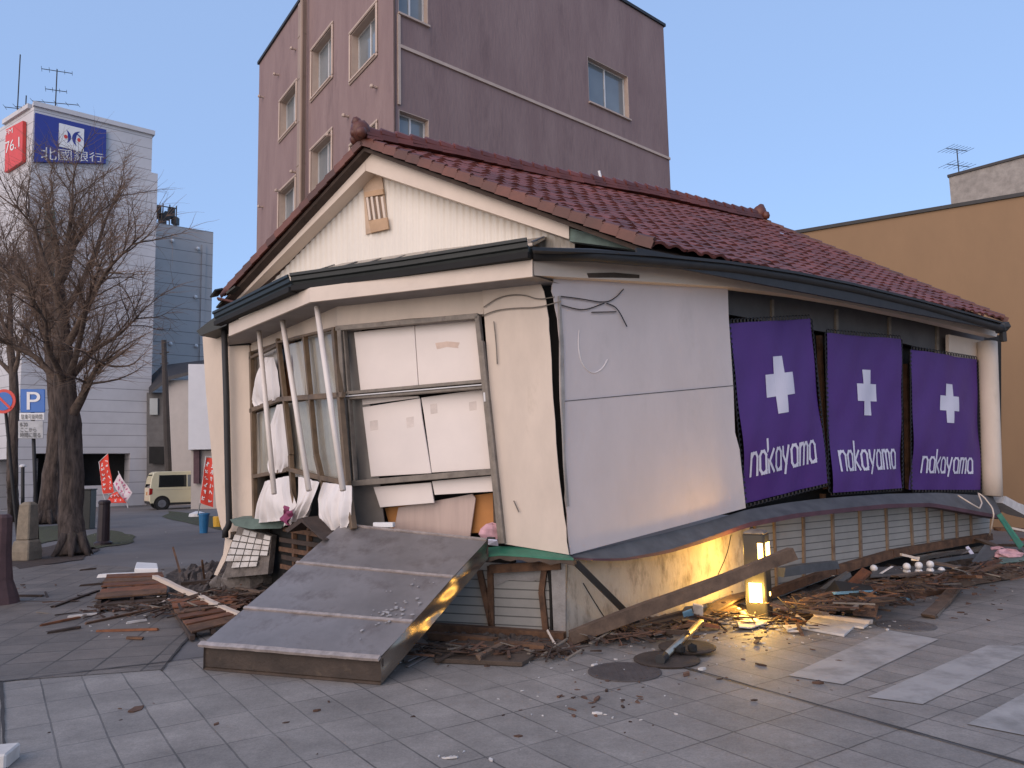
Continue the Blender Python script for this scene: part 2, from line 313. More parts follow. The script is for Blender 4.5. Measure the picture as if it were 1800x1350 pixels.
# ================================================================ GROUND
def slabmat(name, col, ang, wx, wy, joint=0.006, dark=0.35, phase=(0, 0), var=0.2, off=0.0):
    m = mat(name, col, 0.68, var, 1.3, 0.12, 90, dirt=tuple(c * 0.68 for c in col), dirt_scale=0.8, dirt_th=0.52)
    n = m.node_tree.nodes; l = m.node_tree.links; b = n['Principled BSDF']
    tc = n.new('ShaderNodeTexCoord'); mp = n.new('ShaderNodeMapping'); mp.vector_type = 'POINT'
    mp.inputs['Rotation'].default_value = (0, 0, -ang); mp.inputs['Location'].default_value = (phase[0], phase[1], 0)
    wn = n.new('ShaderNodeTexNoise'); wn.inputs['Scale'].default_value = 1.7; wn.inputs['Detail'].default_value = 4
    l.new(tc.outputs['Object'], wn.inputs[0])
    vm = n.new('ShaderNodeVectorMath'); vm.operation = 'SCALE'; vm.inputs['Scale'].default_value = 0.022
    l.new(wn.outputs['Color'], vm.inputs[0]); va = n.new('ShaderNodeVectorMath'); va.operation = 'ADD'
    l.new(tc.outputs['Object'], va.inputs[0]); l.new(vm.outputs[0], va.inputs[1]); l.new(va.outputs[0], mp.inputs[0])
    br = n.new('ShaderNodeTexBrick'); br.offset = off; br.squash = 1
    br.inputs['Scale'].default_value = 1; br.inputs['Brick Width'].default_value = wx; br.inputs['Row Height'].default_value = wy
    br.inputs['Mortar Size'].default_value = joint; br.inputs['Mortar Smooth'].default_value = 0.3; br.inputs['Bias'].default_value = 0
    br.inputs['Color1'].default_value = (0.82, 0.82, 0.82, 1); br.inputs['Color2'].default_value = (1.08, 1.06, 1.05, 1); br.inputs['Mortar'].default_value = (dark, dark, dark, 1)
    l.new(mp.outputs[0], br.inputs[0])
    # joints are filled with grit in places, so they come and go
    jn = n.new('ShaderNodeTexNoise'); jn.inputs['Scale'].default_value = 0.9; jn.inputs['Detail'].default_value = 3; l.new(tc.outputs['Object'], jn.inputs[0])
    jr = n.new('ShaderNodeMapRange'); jr.inputs[1].default_value = 0.35; jr.inputs[2].default_value = 0.62; jr.inputs[3].default_value = 0.35; jr.inputs[4].default_value = 1.0
    l.new(jn.outputs[0], jr.inputs[0])
    src = b.inputs['Base Color'].links[0].from_socket
    mx = n.new('ShaderNodeMix'); mx.data_type = 'RGBA'; mx.blend_type = 'MULTIPLY'
    l.new(jr.outputs[0], mx.inputs[0]); l.new(src, mx.inputs[6]); l.new(br.outputs[0], mx.inputs[7]); l.new(mx.outputs[2], b.inputs['Base Color'])
    bp = n.new('ShaderNodeBump'); bp.inputs['Strength'].default_value = 0.5; bp.inputs['Distance'].default_value = 0.006; bp.invert = True
    l.new(br.outputs['Fac'], bp.inputs['Height'])
    gn = n.new('ShaderNodeTexNoise'); gn.inputs['Scale'].default_value = 75; gn.inputs['Detail'].default_value = 4; gn.inputs['Roughness'].default_value = 0.8; l.new(tc.outputs['Object'], gn.inputs[0])
    gr = n.new('ShaderNodeMapRange'); gr.inputs[1].default_value = 0.3; gr.inputs[2].default_value = 0.7; gr.inputs[3].default_value = 0.74; gr.inputs[4].default_value = 1.22; l.new(gn.outputs[0], gr.inputs[0])
    sn = n.new('ShaderNodeTexNoise'); sn.inputs['Scale'].default_value = 2.3; sn.inputs['Detail'].default_value = 8; sn.inputs['Roughness'].default_value = 0.75; l.new(tc.outputs['Object'], sn.inputs[0])
    sr = n.new('ShaderNodeMapRange'); sr.inputs[1].default_value = 0.35; sr.inputs[2].default_value = 0.65; sr.inputs[3].default_value = 0.80; sr.inputs[4].default_value = 1.12; l.new(sn.outputs[0], sr.inputs[0])
    mm = n.new('ShaderNodeMath'); mm.operation = 'MULTIPLY'; l.new(gr.outputs[0], mm.inputs[0]); l.new(sr.outputs[0], mm.inputs[1])
    m2 = n.new('ShaderNodeMix'); m2.data_type = 'RGBA'; m2.blend_type = 'MULTIPLY'; m2.inputs[0].default_value = 1; l.new(mx.outputs[2], m2.inputs[6]); l.new(mm.outputs[0], m2.inputs[7]); l.new(m2.outputs[2], b.inputs['Base Color'])
    old = b.inputs['Normal'].links[0].from_node; l.new(bp.outputs[0], old.inputs['Normal'])
    return m
M['asphalt'] = mat('worn_asphalt', (0.150, 0.138, 0.132), 0.8, 0.25, 0.5, 0.3, 120, dirt=(0.115, 0.105, 0.103), dirt_scale=0.35, dirt_th=0.5)
M['pave'] = slabmat('paving_slabs', (0.268, 0.240, 0.212), R(34), 0.28, 0.56, 0.0065, 0.30, (0.16, 0.1))
M['pave2'] = slabmat('dark_paving_slabs', (0.172, 0.145, 0.122), R(11), 0.42, 0.42, 0.012, 0.32, (0.1, 0.0), off=0.0)
M['stripe'] = mat('worn_road_paint', (0.36, 0.335, 0.31), 0.7, 0.12, 2.5, 0.1, 90, dirt=(0.215, 0.20, 0.182), dirt_scale=2.6, dirt_th=0.46)
M['joint'] = mat('joint_line', (0.045, 0.04, 0.038), 0.9, 0.3, 8)
def sheet(name, pts, z, m, kind='structure', thick=0.0):
    b = MB(); b.poly([(p[0], p[1], z) for p in pts]); return tag(b.build(name, m, loc=(0, 0, 0), recalc=False), kind=kind)
sheet('ground', [(-400, -20), (400, -20), (400, 600), (-400, 600)], 0, M['asphalt'])
pl0 = G(0, 1200); pl1 = G(372, 1156); pl2 = G(285, 1180); pl3 = G(340, 1110)
sheet('pavement', [(-9, 0.5), (12, 0.5), (16, 14), (2.5, 13), (-3, 11), G(400, 1030), pl3, pl1, pl0, (-9, 4.2)], 0.006, M['pave'])
sheet('left_pavement', [(-11, 3.0), pl0, G(283, 1179), G(340, 1109), G(440, 1030), G(395, 990), G(270, 1000), G(140, 992), G(-100, 1000), G(-300, 1010)], 0.010, M['pave2'])
b = MB()
def strip(b, p, q, wd, z):
    p = V((p[0], p[1], z)); q = V((q[0], q[1], z)); d = (q - p).normalized(); x = V((d.y, -d.x, 0)) * wd / 2
    pts = resample([p, q], 14); A = []; 
    for k, t in enumerate(pts): A.append((t + x * rnd(0.4, 1.4), t - x * rnd(0.4, 1.4)))
    for (a, c), (e, f) in zip(A, A[1:]): b.poly([a, e, f, c])
for a, c in [((-40, 1206), (372, 1156)), ((283, 1181), (343, 1107)), ((2, 1200), (8, 1360)), ((1190, 1172), (1830, 1354))]: strip(b, G(*a), G(*c), 0.022, 0.016)
tag(b.build('pavement_joint', M['joint'], loc=(0, 0, 0), recalc=False), kind='structure')
b = MB()
for q in [[(1385, 1190), (1482, 1206), (1650, 1126), (1562, 1110)], [(1525, 1228), (1622, 1241), (1830, 1138), (1735, 1137)], [(1700, 1276), (1830, 1302), (1880, 1180), (1800, 1222)]]:
    c = [G(*p) for p in q]; b.poly([(p.x, p.y, 0.012) for p in c])
tag(b.build('crosswalk_marking', M['stripe'], loc=(0, 0, 0), recalc=False), kind='structure')
def blob(name, px, z, m, jit=0.18):
    b = MB(); c = [G(*p) for p in px]; ctr = sum(c, V()) / len(c); out = []
    for p, q in zip(c, c[1:] + c[:1]):
        for k in range(4):
            e = lerp(p, q, k / 4); out.append(ctr + (e - ctr) * (1 + rnd(-jit, jit)))
    b.poly([(p.x, p.y, z) for p in out]); return tag(b.build(name, m, loc=(0, 0, 0), recalc=False), kind='structure')
blob('bare_soil', [(-30, 1000), (60, 1000), (150, 985), (190, 965), (110, 955), (0, 975)], 0.014, M['soil'])
blob('grass_verge', [(55, 960), (110, 950), (112, 925), (60, 926)], 0.018, M['grass'], 0.1)
blob('grass_strip', [(140, 968), (230, 958), (235, 940), (190, 934), (145, 945)], 0.014, M['grass'])
blob('grass_by_parking', [(285, 912), (360, 925), (385, 930), (388, 908), (300, 900)], 0.010, M['grass'])
for lab, px, py, r in [('round iron manhole cover in the pavement in front of the damaged corner', 1098, 1183, 0.285), ('worn round manhole cover beside the white plaster sheet', 1592, 1101, 0.27)]:
    c = G(px, py); b = MB(); b.lathe(c + V((0, 0, 0.004)), [(r, 0), (r, 0.010), (r - 0.02, 0.012), (r - 0.025, 0.009), (0.01, 0.009)], 32)
    for k in range(-5, 6): 
        h = math.sqrt(max(0, (r - .04) ** 2 - (k * r / 6) ** 2)); b.box(c + V((k * r / 6, 0, 0.014)), 0.012, 2 * h, 0.004)
    tag(b.build('manhole_cover', mat('worn_iron%d' % px, (0.085, 0.070, 0.064) if px < 1300 else (.13, .115, .105), 0.6, 0.35, 8, 0.3, 60)), lab, 'manhole cover')

# ================================================================ BUILDINGS BEHIND
def holed(mb, pl, t0, t1, z0, z1, holes, depth, off=0.0):
    ts = sorted({t0, t1, *[h[0] for h in holes], *[h[1] for h in holes]}); zs = sorted({z0, z1, *[h[2] for h in holes], *[h[3] for h in holes]})
    for a, c in zip(ts, ts[1:]):
        for e, g in zip(zs, zs[1:]):
            tm, zm = (a + c) / 2, (e + g) / 2
            if any(h[0] < tm < h[1] and h[2] < zm < h[3] for h in holes): continue
            mb.poly([pl.pt(a, e, off), pl.pt(c, e, off), pl.pt(c, g, off), pl.pt(a, g, off)])
    for a, c, e, g in holes:
        for (p, q) in [((a, e), (c, e)), ((c, e), (c, g)), ((c, g), (a, g)), ((a, g), (a, e))]:
            mb.poly([pl.pt(*p, off), pl.pt(*q, off), pl.pt(*q, off - depth), pl.pt(*p, off - depth)])
def ring(mb, pl, a, c, e, g, wd, off, th):
    """frame of four butted bars round an opening, front face at off, th deep"""
    for (x0, x1, y0, y1) in [(a, c, e, e + wd), (a, c, g - wd, g), (a, a + wd, e + wd, g - wd), (c - wd, c, e + wd, g - wd)]:
        mb.prism([pl.pt(x0, y0, off), pl.pt(x1, y0, off), pl.pt(x1, y1, off), pl.pt(x0, y1, off)], -pl.n * th)
def window(pl, a, c, e, g, parent, trim=0.0, depth=0.22, sashes=2, trimmat='beige', glass='winglass', rounded=False):
    fr = MB(); ring(fr, pl, a, c, e, g, 0.045, -depth + 0.06, 0.05)
    for k in range(1, sashes): x = a + (c - a) * k / sashes; fr.prism([pl.pt(x - .025, e + .045, -depth + .055), pl.pt(x + .025, e + .045, -depth + .055), pl.pt(x + .025, g - .045, -depth + .055), pl.pt(x - .025, g - .045, -depth + .055)], -pl.n * .04)
    o = fr.build('window', M['winframe'], parent)
    pn = MB(); pn.prism([pl.pt(a + .04, e + .04, -depth + .03), pl.pt(c - .04, e + .04, -depth + .03), pl.pt(c - .04, g - .04, -depth + .03), pl.pt(a + .04, g - .04, -depth + .03)], -pl.n * .02)
    pn.build('pane', M[glass], o)
    if trim:
        t = MB(); ring(t, pl, a - trim, c + trim, e - trim, g + trim, trim - 0.002, 0.045, 0.043)
        t.build('window_surround', M[trimmat], o, bevel=0.03 if rounded else 0.01)
    ln = MB(); ring(ln, pl, a + .001, c - .001, e + .001, g - .001, .016, -.002, depth - .07); ln.build('reveal_lining', M[trimmat], o)
    sl = MB(); sl.prism([pl.pt(a - .02, e - .05, .07), pl.pt(c + .02, e - .05, .07), pl.pt(c + .02, e - .003, .07), pl.pt(a - .02, e - .003, .07)], -pl.n * .066); sl.build('sill', M[trimmat], o)
    return o
# mauve block
TZ = 16.0
cR, cE, cL = G(690, -240, TZ), G(1166, 47, TZ), G(456, 113, TZ)
pr = Plane(cR, cE - cR); pq = Plane(cR, cL - cR)
tR = (cE - cR).xy.length; tL = (cL - cR).xy.length
tb = thing('mauve_building', 'tall mauve rendered apartment block standing behind the tiled roof', 'building', (cR.x, cR.y, 0))
hr = []
a0, a1 = pr.t(1034, 140), pr.t(1104, 140); zt = pr.at(1034, 99).z; zb = pr.at(1034, 178).z; wh = zt - zb
hr.append((a0, a1, zb, zt))
b0, b1 = pr.t(701, 200), pr.t(754, 200); z2 = pr.at(701, 192).z
hr.append((b0, b1, z2 - wh * 1.05, z2))
z3 = pr.at(700, 22).z; hr.append((b0, b1, z3, z3 + wh * 1.05))
FL = 3.05
mb = MB(); holed(mb, pr, 0, tR, 0, TZ, hr, 0.22); mb.build('front_wall', M['purplewall'], tb, recalc=False)
hl = []
for (x0, x1, yt, yb, n) in [(493, 521, 180, 246, 3), (549, 584, 90, 174, 3), (617, 662, 258, 345, 3)]:
    t0, t1 = sorted((pq.t(x0, yt), pq.t(x1, yt))); za = pq.at(x0, yt).z; zbb = pq.at(x0, yb).z
    if n == 3 and x0 == 617: za += FL; zbb = za - (hl[0][3] - hl[0][2])
    for k in range(-1, 4):
        if 1 < zbb - k * FL and za - k * FL < TZ - 0.3: hl.append((t0, t1, zbb - k * FL, za - k * FL))
mb = MB(); holed(mb, pq, 0, tL, 0, TZ, hl, 0.25); mb.build('side_wall', M['purplewall'], tb, recalc=False)
for h in hr: window(pr, *h, tb, trim=0.0, depth=0.22, trimmat='beige')
for h in hl: window(pq, *h, tb, trim=0.09, depth=0.25, rounded=True)
mb = MB(); back = cL + (cE - cR)
mb.poly([(cE.x, cE.y, 0), (back.x, back.y, 0), (back.x, back.y, TZ), (cE.x, cE.y, TZ)]); mb.poly([(cL.x, cL.y, 0), (back.x, back.y, 0), (back.x, back.y, TZ), (cL.x, cL.y, TZ)])
mb.build('rear_wall', M['purplewall'], tb, recalc=False)
mb = MB(); mb.poly([cR, cE, back, cL]); mb.build('flat_roof', M['roofdark'], tb)
mb = MB()
mb.prism([pr.pt(-.06, TZ + .003, .06), pr.pt(tR + .06, TZ + .003, .06), pr.pt(tR + .06, TZ + .1, .06), pr.pt(-.06, TZ + .1, .06)], -pr.n * .2)
mb.prism([pq.pt(.16, TZ + .003, .06), pq.pt(tL + .06, TZ + .003, .06), pq.pt(tL + .06, TZ + .1, .06), pq.pt(.16, TZ + .1, .06)], -pq.n * .2)
mb.build('coping', M['darkmetal'], tb)
mb = MB(); x1 = pr.t(694, 100); mb.prism([pr.pt(0.02, 0, .03), pr.pt(x1, 0, .03), pr.pt(x1, TZ - .01, .03), pr.pt(0.02, TZ - .01, .03)], -pr.n * .027); mb.build('corner_strip', M['purpledark'], tb)
mb = MB(); zl = pr.at(700, 80).z; xv = pr.t(698, 100)
mb.prism([pr.pt(xv, zl - .05, .05), pr.pt(tR, zl - .05, .05), pr.pt(tR, zl + .03, .05), pr.pt(xv, zl + .03, .05)], -pr.n * .046)
mb.prism([pr.pt(xv, z2 + .1, .05), pr.pt(xv + .07, z2 + .1, .05), pr.pt(xv + .07, zl - .052, .05), pr.pt(xv, zl - .052, .05)], -pr.n * .046)
mb.prism([pr.pt(xv, zl + .032, .05), pr.pt(xv + .07, zl + .032, .05), pr.pt(xv + .07, z3 - .07, .05), pr.pt(xv, z3 - .07, .05)], -pr.n * .046)
mb.build('string_course', M['beige'], tb)
mb = MB()
for px in (533,): t = pq.t(px, 200); mb.prism([pq.pt(t - .2, 0, .12), pq.pt(t + .2, 0, .12), pq.pt(t + .2, TZ - .2, .12), pq.pt(t - .2, TZ - .2, .12)], -pq.n * .117)
for k in range(12): mb.prism([pq.pt(t - .21, 1.2 + k * 1.35, .13), pq.pt(t + .21, 1.2 + k * 1.35, .13), pq.pt(t + .21, 1.24 + k * 1.35, .13), pq.pt(t - .21, 1.24 + k * 1.35, .13)], -pq.n * .125)
mb.build('flat_duct', M['duct'], tb)
t = pq.t(541, 200); mb = MB(); mb.tube([pq.pt(t, 0, .2), pq.pt(t, TZ - .1, .2)], .055, 8); mb.build('downpipe', M['duct'], tb, smooth=True)
for k, (px, py) in enumerate([(490, 132), (463, 171), (520, 87), (493, 336), (462, 364), (520, 303), (613, 205), (584, 239), (663, 154)]):
    p = pq.at(px, py); mb = MB(); mb.tube([p, p + pq.n * .12], .035, 6); mb.ball(p + pq.n * .14, .06, 6); mb.build('wall_vent', M['beige'], tb)
# tan building at the right
c0, c1 = G(1395, 412, 7.6), G(1800, 345, 7.6); pt_ = Plane(c1, c0 - c1); TT = (c0 - c1).xy.length
tn = thing('tan_building', 'plain tan clad building wall filling the right edge', 'building', (c0.x, c0.y, 0))
far = pt_.pt(-9, 0); 
mb = MB(); z = 7.6
mb.prism([pt_.pt(TT, 0), pt_.pt(-9, 0), pt_.pt(-9, z), pt_.pt(TT, z)], -pt_.n * 9); mb.build('wall', M['tan'], tn)
mb = MB(); mb.prism([pt_.pt(TT + .04, z + .003, .05), pt_.pt(-9, z + .003, .05), pt_.pt(-9, z + .09, .05), pt_.pt(TT + .04, z + .09, .05)], -pt_.n * .3); mb.build('coping', M['darkmetal'], tn)
q0 = Dp(1668, 312, 22); q1 = Dp(1830, 283, 20.3); ph = Plane(q0, q1 - q0); zt = 9.9
q0z = q0.z
mb = MB(); mb.prism([ph.pt(0, 7.6), ph.pt(5, 7.6), ph.pt(5, q0z), ph.pt(0, q0z)], -ph.n * 4); rh = mb.build('rooftop_room', M['concrete2'], tn)
mb = MB(); mb.prism([ph.pt(-.03, q0z + .003, .04), ph.pt(5, q0z + .003, .04), ph.pt(5, q0z + .08, .04), ph.pt(-.03, q0z + .08, .04)], -ph.n * .2); mb.build('rooftop_coping', M['roofdark'], rh)
mb = MB(); ta = ph.t(1682, 360); tc_ = ph.t(1722, 352); zz = ph.at(1700, 356).z; ring(mb, ph, ta, tc_, zz - .8, zz, .07, .04, .038); wo = mb.build('window', M['white'], rh)
mb = MB(); mb.prism([ph.pt(ta + .07, zz - .73, .015), ph.pt(tc_ - .07, zz - .73, .015), ph.pt(tc_ - .07, zz - .07, .015), ph.pt(ta + .07, zz - .07, .015)], -ph.n * .012); mb.build('pane', M['winglass'], wo)
def antenna(label, foot, h, yagis, r=0.025):
    t = thing('rooftop_antenna', label, 'antenna', foot); mb = MB(); mb.tube([foot, foot + V((0, 0, h))], r, 6); mb.build('mast', M['darkmetal'], t)
    for (z, L, ang, n, dz) in yagis:
        mb = MB(); d = V((math.cos(ang), math.sin(ang), dz)); c = foot + V((0, 0, z)); mb.tube([c - d * L * .5, c + d * L * .5], r * .7, 5); x = V((-d.y, d.x, 0))
        for k in range(n): e = c + d * (L * (k / (n - 1) - .5)); s_ = .32 * (1 - .3 * k / n); mb.tube([e - x * s_, e + x * s_], r * .35, 4); 
        mb.build('aerial', M['darkmetal'], t)
    return t
f0 = Dp(1686, 309, 23); antenna('thin television aerial on the concrete rooftop room by the tan building', f0, Dp(1684, 262, 23).z - f0.z, [(Dp(1684, 263, 23).z - f0.z, .85, 0.3, 7, 0), (Dp(1685, 291, 23).z - f0.z, .9, 0.3, 6, 0)], .016)
# bank tower
z = 21.0
w0, w1, w2 = G(60, 187, z), G(268, 238, z), G(10, 219, z)
pf = Plane(w0, w1 - w0); ps = Plane(w0, w2 - w0); tf = (w1 - w0).xy.length; ts_ = (w2 - w0).xy.length
bt = thing('bank_tower', 'pale panelled office tower with red and blue rooftop signs behind the bare trees', 'building', (w0.x, w0.y, 0))
M['tower'] = linebands(M['tower'], 'Z', 0.63, 0.035, 0.45)
M['greytower'] = linebands(M['greytower'], 'Z', 0.78, 0.05, 0.5)
zo = 3.1; g1 = (pf.t(140, 820), pf.t(228, 820), 1.15, pf.at(180, 797).z); g0 = (pf.t(60, 830), pf.t(84, 830), 0.02, pf.at(70, 797).z)
mb = MB(); holed(mb, pf, 0, tf, 0, z, [g0, g1], 1.2); mb.build('front_wall', M['tower'], bt, recalc=False)
sg = (.5, ts_ - .3, 0.02, 2.6)
mb = MB(); holed(mb, ps, 0, ts_ + 4, 0, z, [sg], 1.2); mb.build('side_wall', M['tower'], bt, recalc=False)
mb = MB(); dd = (w2 - w0) * 2; mb.poly([w1, w1 + dd, V((w1.x + dd.x, w1.y + dd.y, 0)), V((w1.x, w1.y, 0))]); mb.poly([w0, w1, w1 + dd, w0 + dd]); mb.build('rear_wall', M['tower'], bt, recalc=False)
for h in (g0, g1): mb = MB(); mb.prism([pf.pt(h[0], h[2], -1.1), pf.pt(h[1], h[2], -1.1), pf.pt(h[1], h[3], -1.1), pf.pt(h[0], h[3], -1.1)], -pf.n * .1); mb.build('garage_opening', M['void'], bt)
mb = MB(); mb.prism([ps.pt(sg[0], sg[2], -1.1), ps.pt(sg[1], sg[2], -1.1), ps.pt(sg[1], sg[3], -1.1), ps.pt(sg[0], sg[3], -1.1)], -ps.n * .1); mb.build('garage_opening', M['void'], bt)
mb = MB(); mb.prism([pf.pt(-.05, z, .15), pf.pt(tf + .1, z, .15), pf.pt(tf + .1, z + .25, .15), pf.pt(-.05, z + .25, .15)], -pf.n * .5); mb.prism([ps.pt(.4, z, .15), ps.pt(ts_ + .1, z, .15), ps.pt(ts_ + .1, z + .25, .15), ps.pt(.4, z + .25, .15)], -ps.n * .5); mb.build('parapet', M['tower'], bt)
tstep = pf.t(270, 500); mb = MB(); mb.prism([pf.pt(tf, 0, 0), pf.pt(tf + .35, 0, 0), pf.pt(tf + .35, z - 2.2, 0), pf.pt(tf, z - 2.2, 0)], -pf.n * 5); mb.build('stepped_edge', M['tower'], bt)
mb = MB(); mb.pslab(pf, [(80, 372), (97, 368), (95, 490), (78, 492)], .12, .1); mb.build('green_panel', mat('green_glass_strip', (.05, .09, .06), .4), bt)
bs = MB(); bs.pslab(pf, [(62, 198), (187, 228), (186, 287), (60, 284)], .2, .17); bso = bs.build('blue_sign', M['blue'], bt)
mb = MB(); lq = [pf.at(103, 257, .24), pf.at(147, 268, .24), pf.at(148, 227, .24), pf.at(104, 216, .24)]; mb.prism(lq, -pf.n * .035); mb.build('emblem_square', M['white'], bso)
mb = MB()
def crescent(q, cx, cy, r, a0, a1, wmax, off, n=14):
    A = []; B = []
    for k in range(n + 1):
        a = a0 + (a1 - a0) * k / n; wd = wmax * math.sin(math.pi * k / n)
        A.append(bil(q, cx + r * math.cos(a), cy + r * math.sin(a)) + off); B.append(bil(q, cx + (r - wd) * math.cos(a), cy + (r - wd) * math.sin(a)) + off)
    for k in range(n): mb.poly([A[k], A[k + 1], B[k + 1], B[k]])
of = pf.n * .01
crescent(lq, .18, .50, .30, -1.1, 1.25, .13, of); crescent(lq, .86, .50, .34, 1.6, 4.3, .16, of); crescent(lq, .45, .2, .6, .5, 1.3, .05, of)
mb.build('emblem_crescent', M['blue'], bso, recalc=False)
mb = MB()
for cx in (.27, .80): mb.poly([bil(lq, cx + .075 * math.cos(k * .524), .48 + .085 * math.sin(k * .524)) + of for k in range(12)])
mb.build('emblem_dot', M['red'], bso, recalc=False)
rs = MB(); rs.pslab(ps, [(10, 228), (40, 212), (39, 283), (8, 303)], .2, .17); rso = rs.build('red_sign', M['red'], bt)
def text3d(body, q, mname, parent, name='lettering', off=V(), fit=True):
    """lettering laid into the four corners of a quad (bottom-left, bottom-right, top-right, top-left)"""
    cu = bpy.data.curves.new(name, 'FONT'); cu.body = body; ob = bpy.data.objects.new('tmp', cu); COL.objects.link(ob)
    dg = bpy.context.evaluated_depsgraph_get(); me = ob.evaluated_get(dg).to_mesh(); vs = [v.co.copy() for v in me.vertices]; fs = [tuple(p.vertices) for p in me.polygons]
    ob.evaluated_get(dg).to_mesh_clear(); bpy.data.objects.remove(ob); bpy.data.curves.remove(cu)
    if not vs: return None
    x0 = min(v.x for v in vs); x1 = max(v.x for v in vs); y0 = min(v.y for v in vs); y1 = max(v.y for v in vs)
    mb = MB(); mb.idx([bil(q, (v.x - x0) / (x1 - x0), (v.y - y0) / (y1 - y0)) + off for v in vs], fs)
    return mb.build(name, M[mname], parent, recalc=False)
text3d('北國銀行', [pf.at(72, 281, .215), pf.at(182, 285, .215), pf.at(182, 270, .215), pf.at(72, 257, .215)], 'white', bso)
text3d('FM', [ps.at(10, 238, .215), ps.at(22, 233, .215), ps.at(22, 224, .215), ps.at(10, 230, .215)], 'white', rso)
text3d('76.1', [ps.at(9.5, 270, .215), ps.at(34, 258, .215), ps.at(34, 240, .215), ps.at(9.5, 250, .215)], 'white', rso)
z0 = z + .25
def tall_mast(px, yb, yt, Y): return Dp(px, yb, Y), Dp(px, yt, Y).z - Dp(px, yb, Y).z
f0, h = tall_mast(97, 196, 122, 40); antenna('tallest many armed television aerial above the blue rooftop sign', f0, h, [(h - .1, 1.45, .5, 5, .05), (h * .5, 1.0, .5, 4, .05), (h * .2, 2.3, .2, 5, -.03)], .03)
f0, h = tall_mast(30, 205, 96, 40); antenna('plain whip mast standing above the red rooftop sign', f0, h, [(h * .13, 1.2, .3, 2, -.02)], .03)
f0, h = tall_mast(45, 192, 168, 39); antenna('short stub aerial at the corner between the red and blue rooftop signs', f0, h, [(.1, 1.0, .2, 3, -.02)], .03)
# grey tower further back
z = 18.0; v0, v1 = G(268, 390, z), G(375, 408, z); pg = Plane(v0, v1 - v0); tg = (v1 - v0).xy.length
gt = thing('grey_tower', 'dull blue grey panelled tower farther back with roof machinery', 'building', (v0.x, v0.y, 0))
mb = MB(); mb.prism([pg.pt(-2, 0), pg.pt(tg, 0), pg.pt(tg, z), pg.pt(-2, z)], -pg.n * 6); mb.build('wall', M['greytower'], gt)
mb = MB(); t = pg.t(360, 500); mb.prism([pg.pt(t - .25, 0, .12), pg.pt(t, 0, .12), pg.pt(t, z - 1, .12), pg.pt(t - .25, z - 1, .12)], -pg.n * .117); mb.build('pipe_duct', M['greytower'], gt)
mb = MB()
for k in range(7): p = pg.pt(tg * (.02 + .07 * k), z + .7 + .25 * (k % 3), -1.2); mb.box(p, .35, .5, .5 + .2 * (k % 2), rnd(0, 2))
for k in range(5): p = pg.pt(tg * .11 * k, z, -1.0); mb.tube([p, p + V((0, 0, 1.7))], .04, 5)
mb.tube([pg.pt(0, z + 1.5, -1), pg.pt(tg * .45, z + 1.5, -1)], .04, 5); mb.tube([pg.pt(0, z + .8, -1), pg.pt(tg * .45, z + .8, -1)], .04, 5)
mb.build('roof_machinery', M['darkmetal'], gt)
for k, (px, py) in enumerate([(303, 423), (348, 437), (344, 522), (300, 604), (345, 608)]): mb = MB(); mb.ball(pg.at(px, py, .1), .13, 8); mb.build('wall_vent', M['white'], gt, smooth=True)
# small houses under the towers
def frontbox(mb, px0, px1, yt, yb, Y, dep=4): 
    P = [Dp(px0, yb, Y), Dp(px1, yb, Y), Dp(px1, yt, Y), Dp(px0, yt, Y)]; P[0].z = P[1].z = 0; mb.prism(P, V((-1.2, dep, 0)))
hb = thing('dark_roofed_house', 'low beige house with dark tiled roof below the grey tower', 'house', Dp(300, 860, 42))
mb = MB(); frontbox(mb, 292, 345, 668, 880, 42); mb.build('wall', M['house'], hb)
mb = MB(); mb.prism([Dp(262, 694, 41.6), Dp(298, 668, 41.6), Dp(362, 652, 41.6), Dp(366, 638, 44), Dp(285, 648, 44), Dp(260, 672, 44)], V((0, 0, .2))); mb.build('roof', M['roofdark'], hb)
mb = MB(); frontbox(mb, 258, 291.5, 690, 880, 42.2); mb.build('rear_wing', M['greypanel'], hb)
mb = MB(); P = [Dp(262, 815, 41.9), Dp(288, 815, 41.9), Dp(288, 785, 41.9), Dp(262, 785, 41.9)]; mb.prism(P, V((0, .2, 0))); mb.build('doorway', M['void'], hb)
mb = MB(); P = [Dp(263, 729, 42.05), Dp(277, 729, 42.05), Dp(277, 700, 42.05), Dp(263, 700, 42.05)]; mb.prism(P, V((0, .12, 0))); mb.build('window', M['winglass'], hb)
hw = thing('white_house', 'plain white walled house beside the drainpipe of the damaged shop', 'house', Dp(352, 870, 36))
mb = MB(); frontbox(mb, 331, 392, 640, 789, 36); 
for i in (0, 1, 4, 5): mb.v[i].z = Dp(350, 790, 36).z
mb.build('upper_wall', M['housewhite'], hw)
mb = MB(); frontbox(mb, 336, 390, 792, 870, 36.6, 3); mb.build('lower_wall', M['house'], hw)
mb = MB(); P = [Dp(340, 850, 36.4), Dp(350, 850, 36.4), Dp(350, 791.5, 36.4), Dp(340, 791.5, 36.4)]; mb.prism(P, V((0, .15, 0))); mb.build('post', M['lip'], hw)
mb = MB(); mb.tube([Dp(297, 860, 38), Dp(292, 720, 38), Dp(288, 598, 38)], [.17, .15, .12], 8); mb.tube([Dp(281, 622, 38), Dp(297, 619, 38)], .04, 5); mb.tube([Dp(282, 640, 38), Dp(296, 638, 38)], .03, 5)
tag(mb.build('utility_pole', mat('pole_wood', (.06, .05, .045), .9), smooth=False), 'brown leaning utility pole in front of the beige house', 'utility pole')

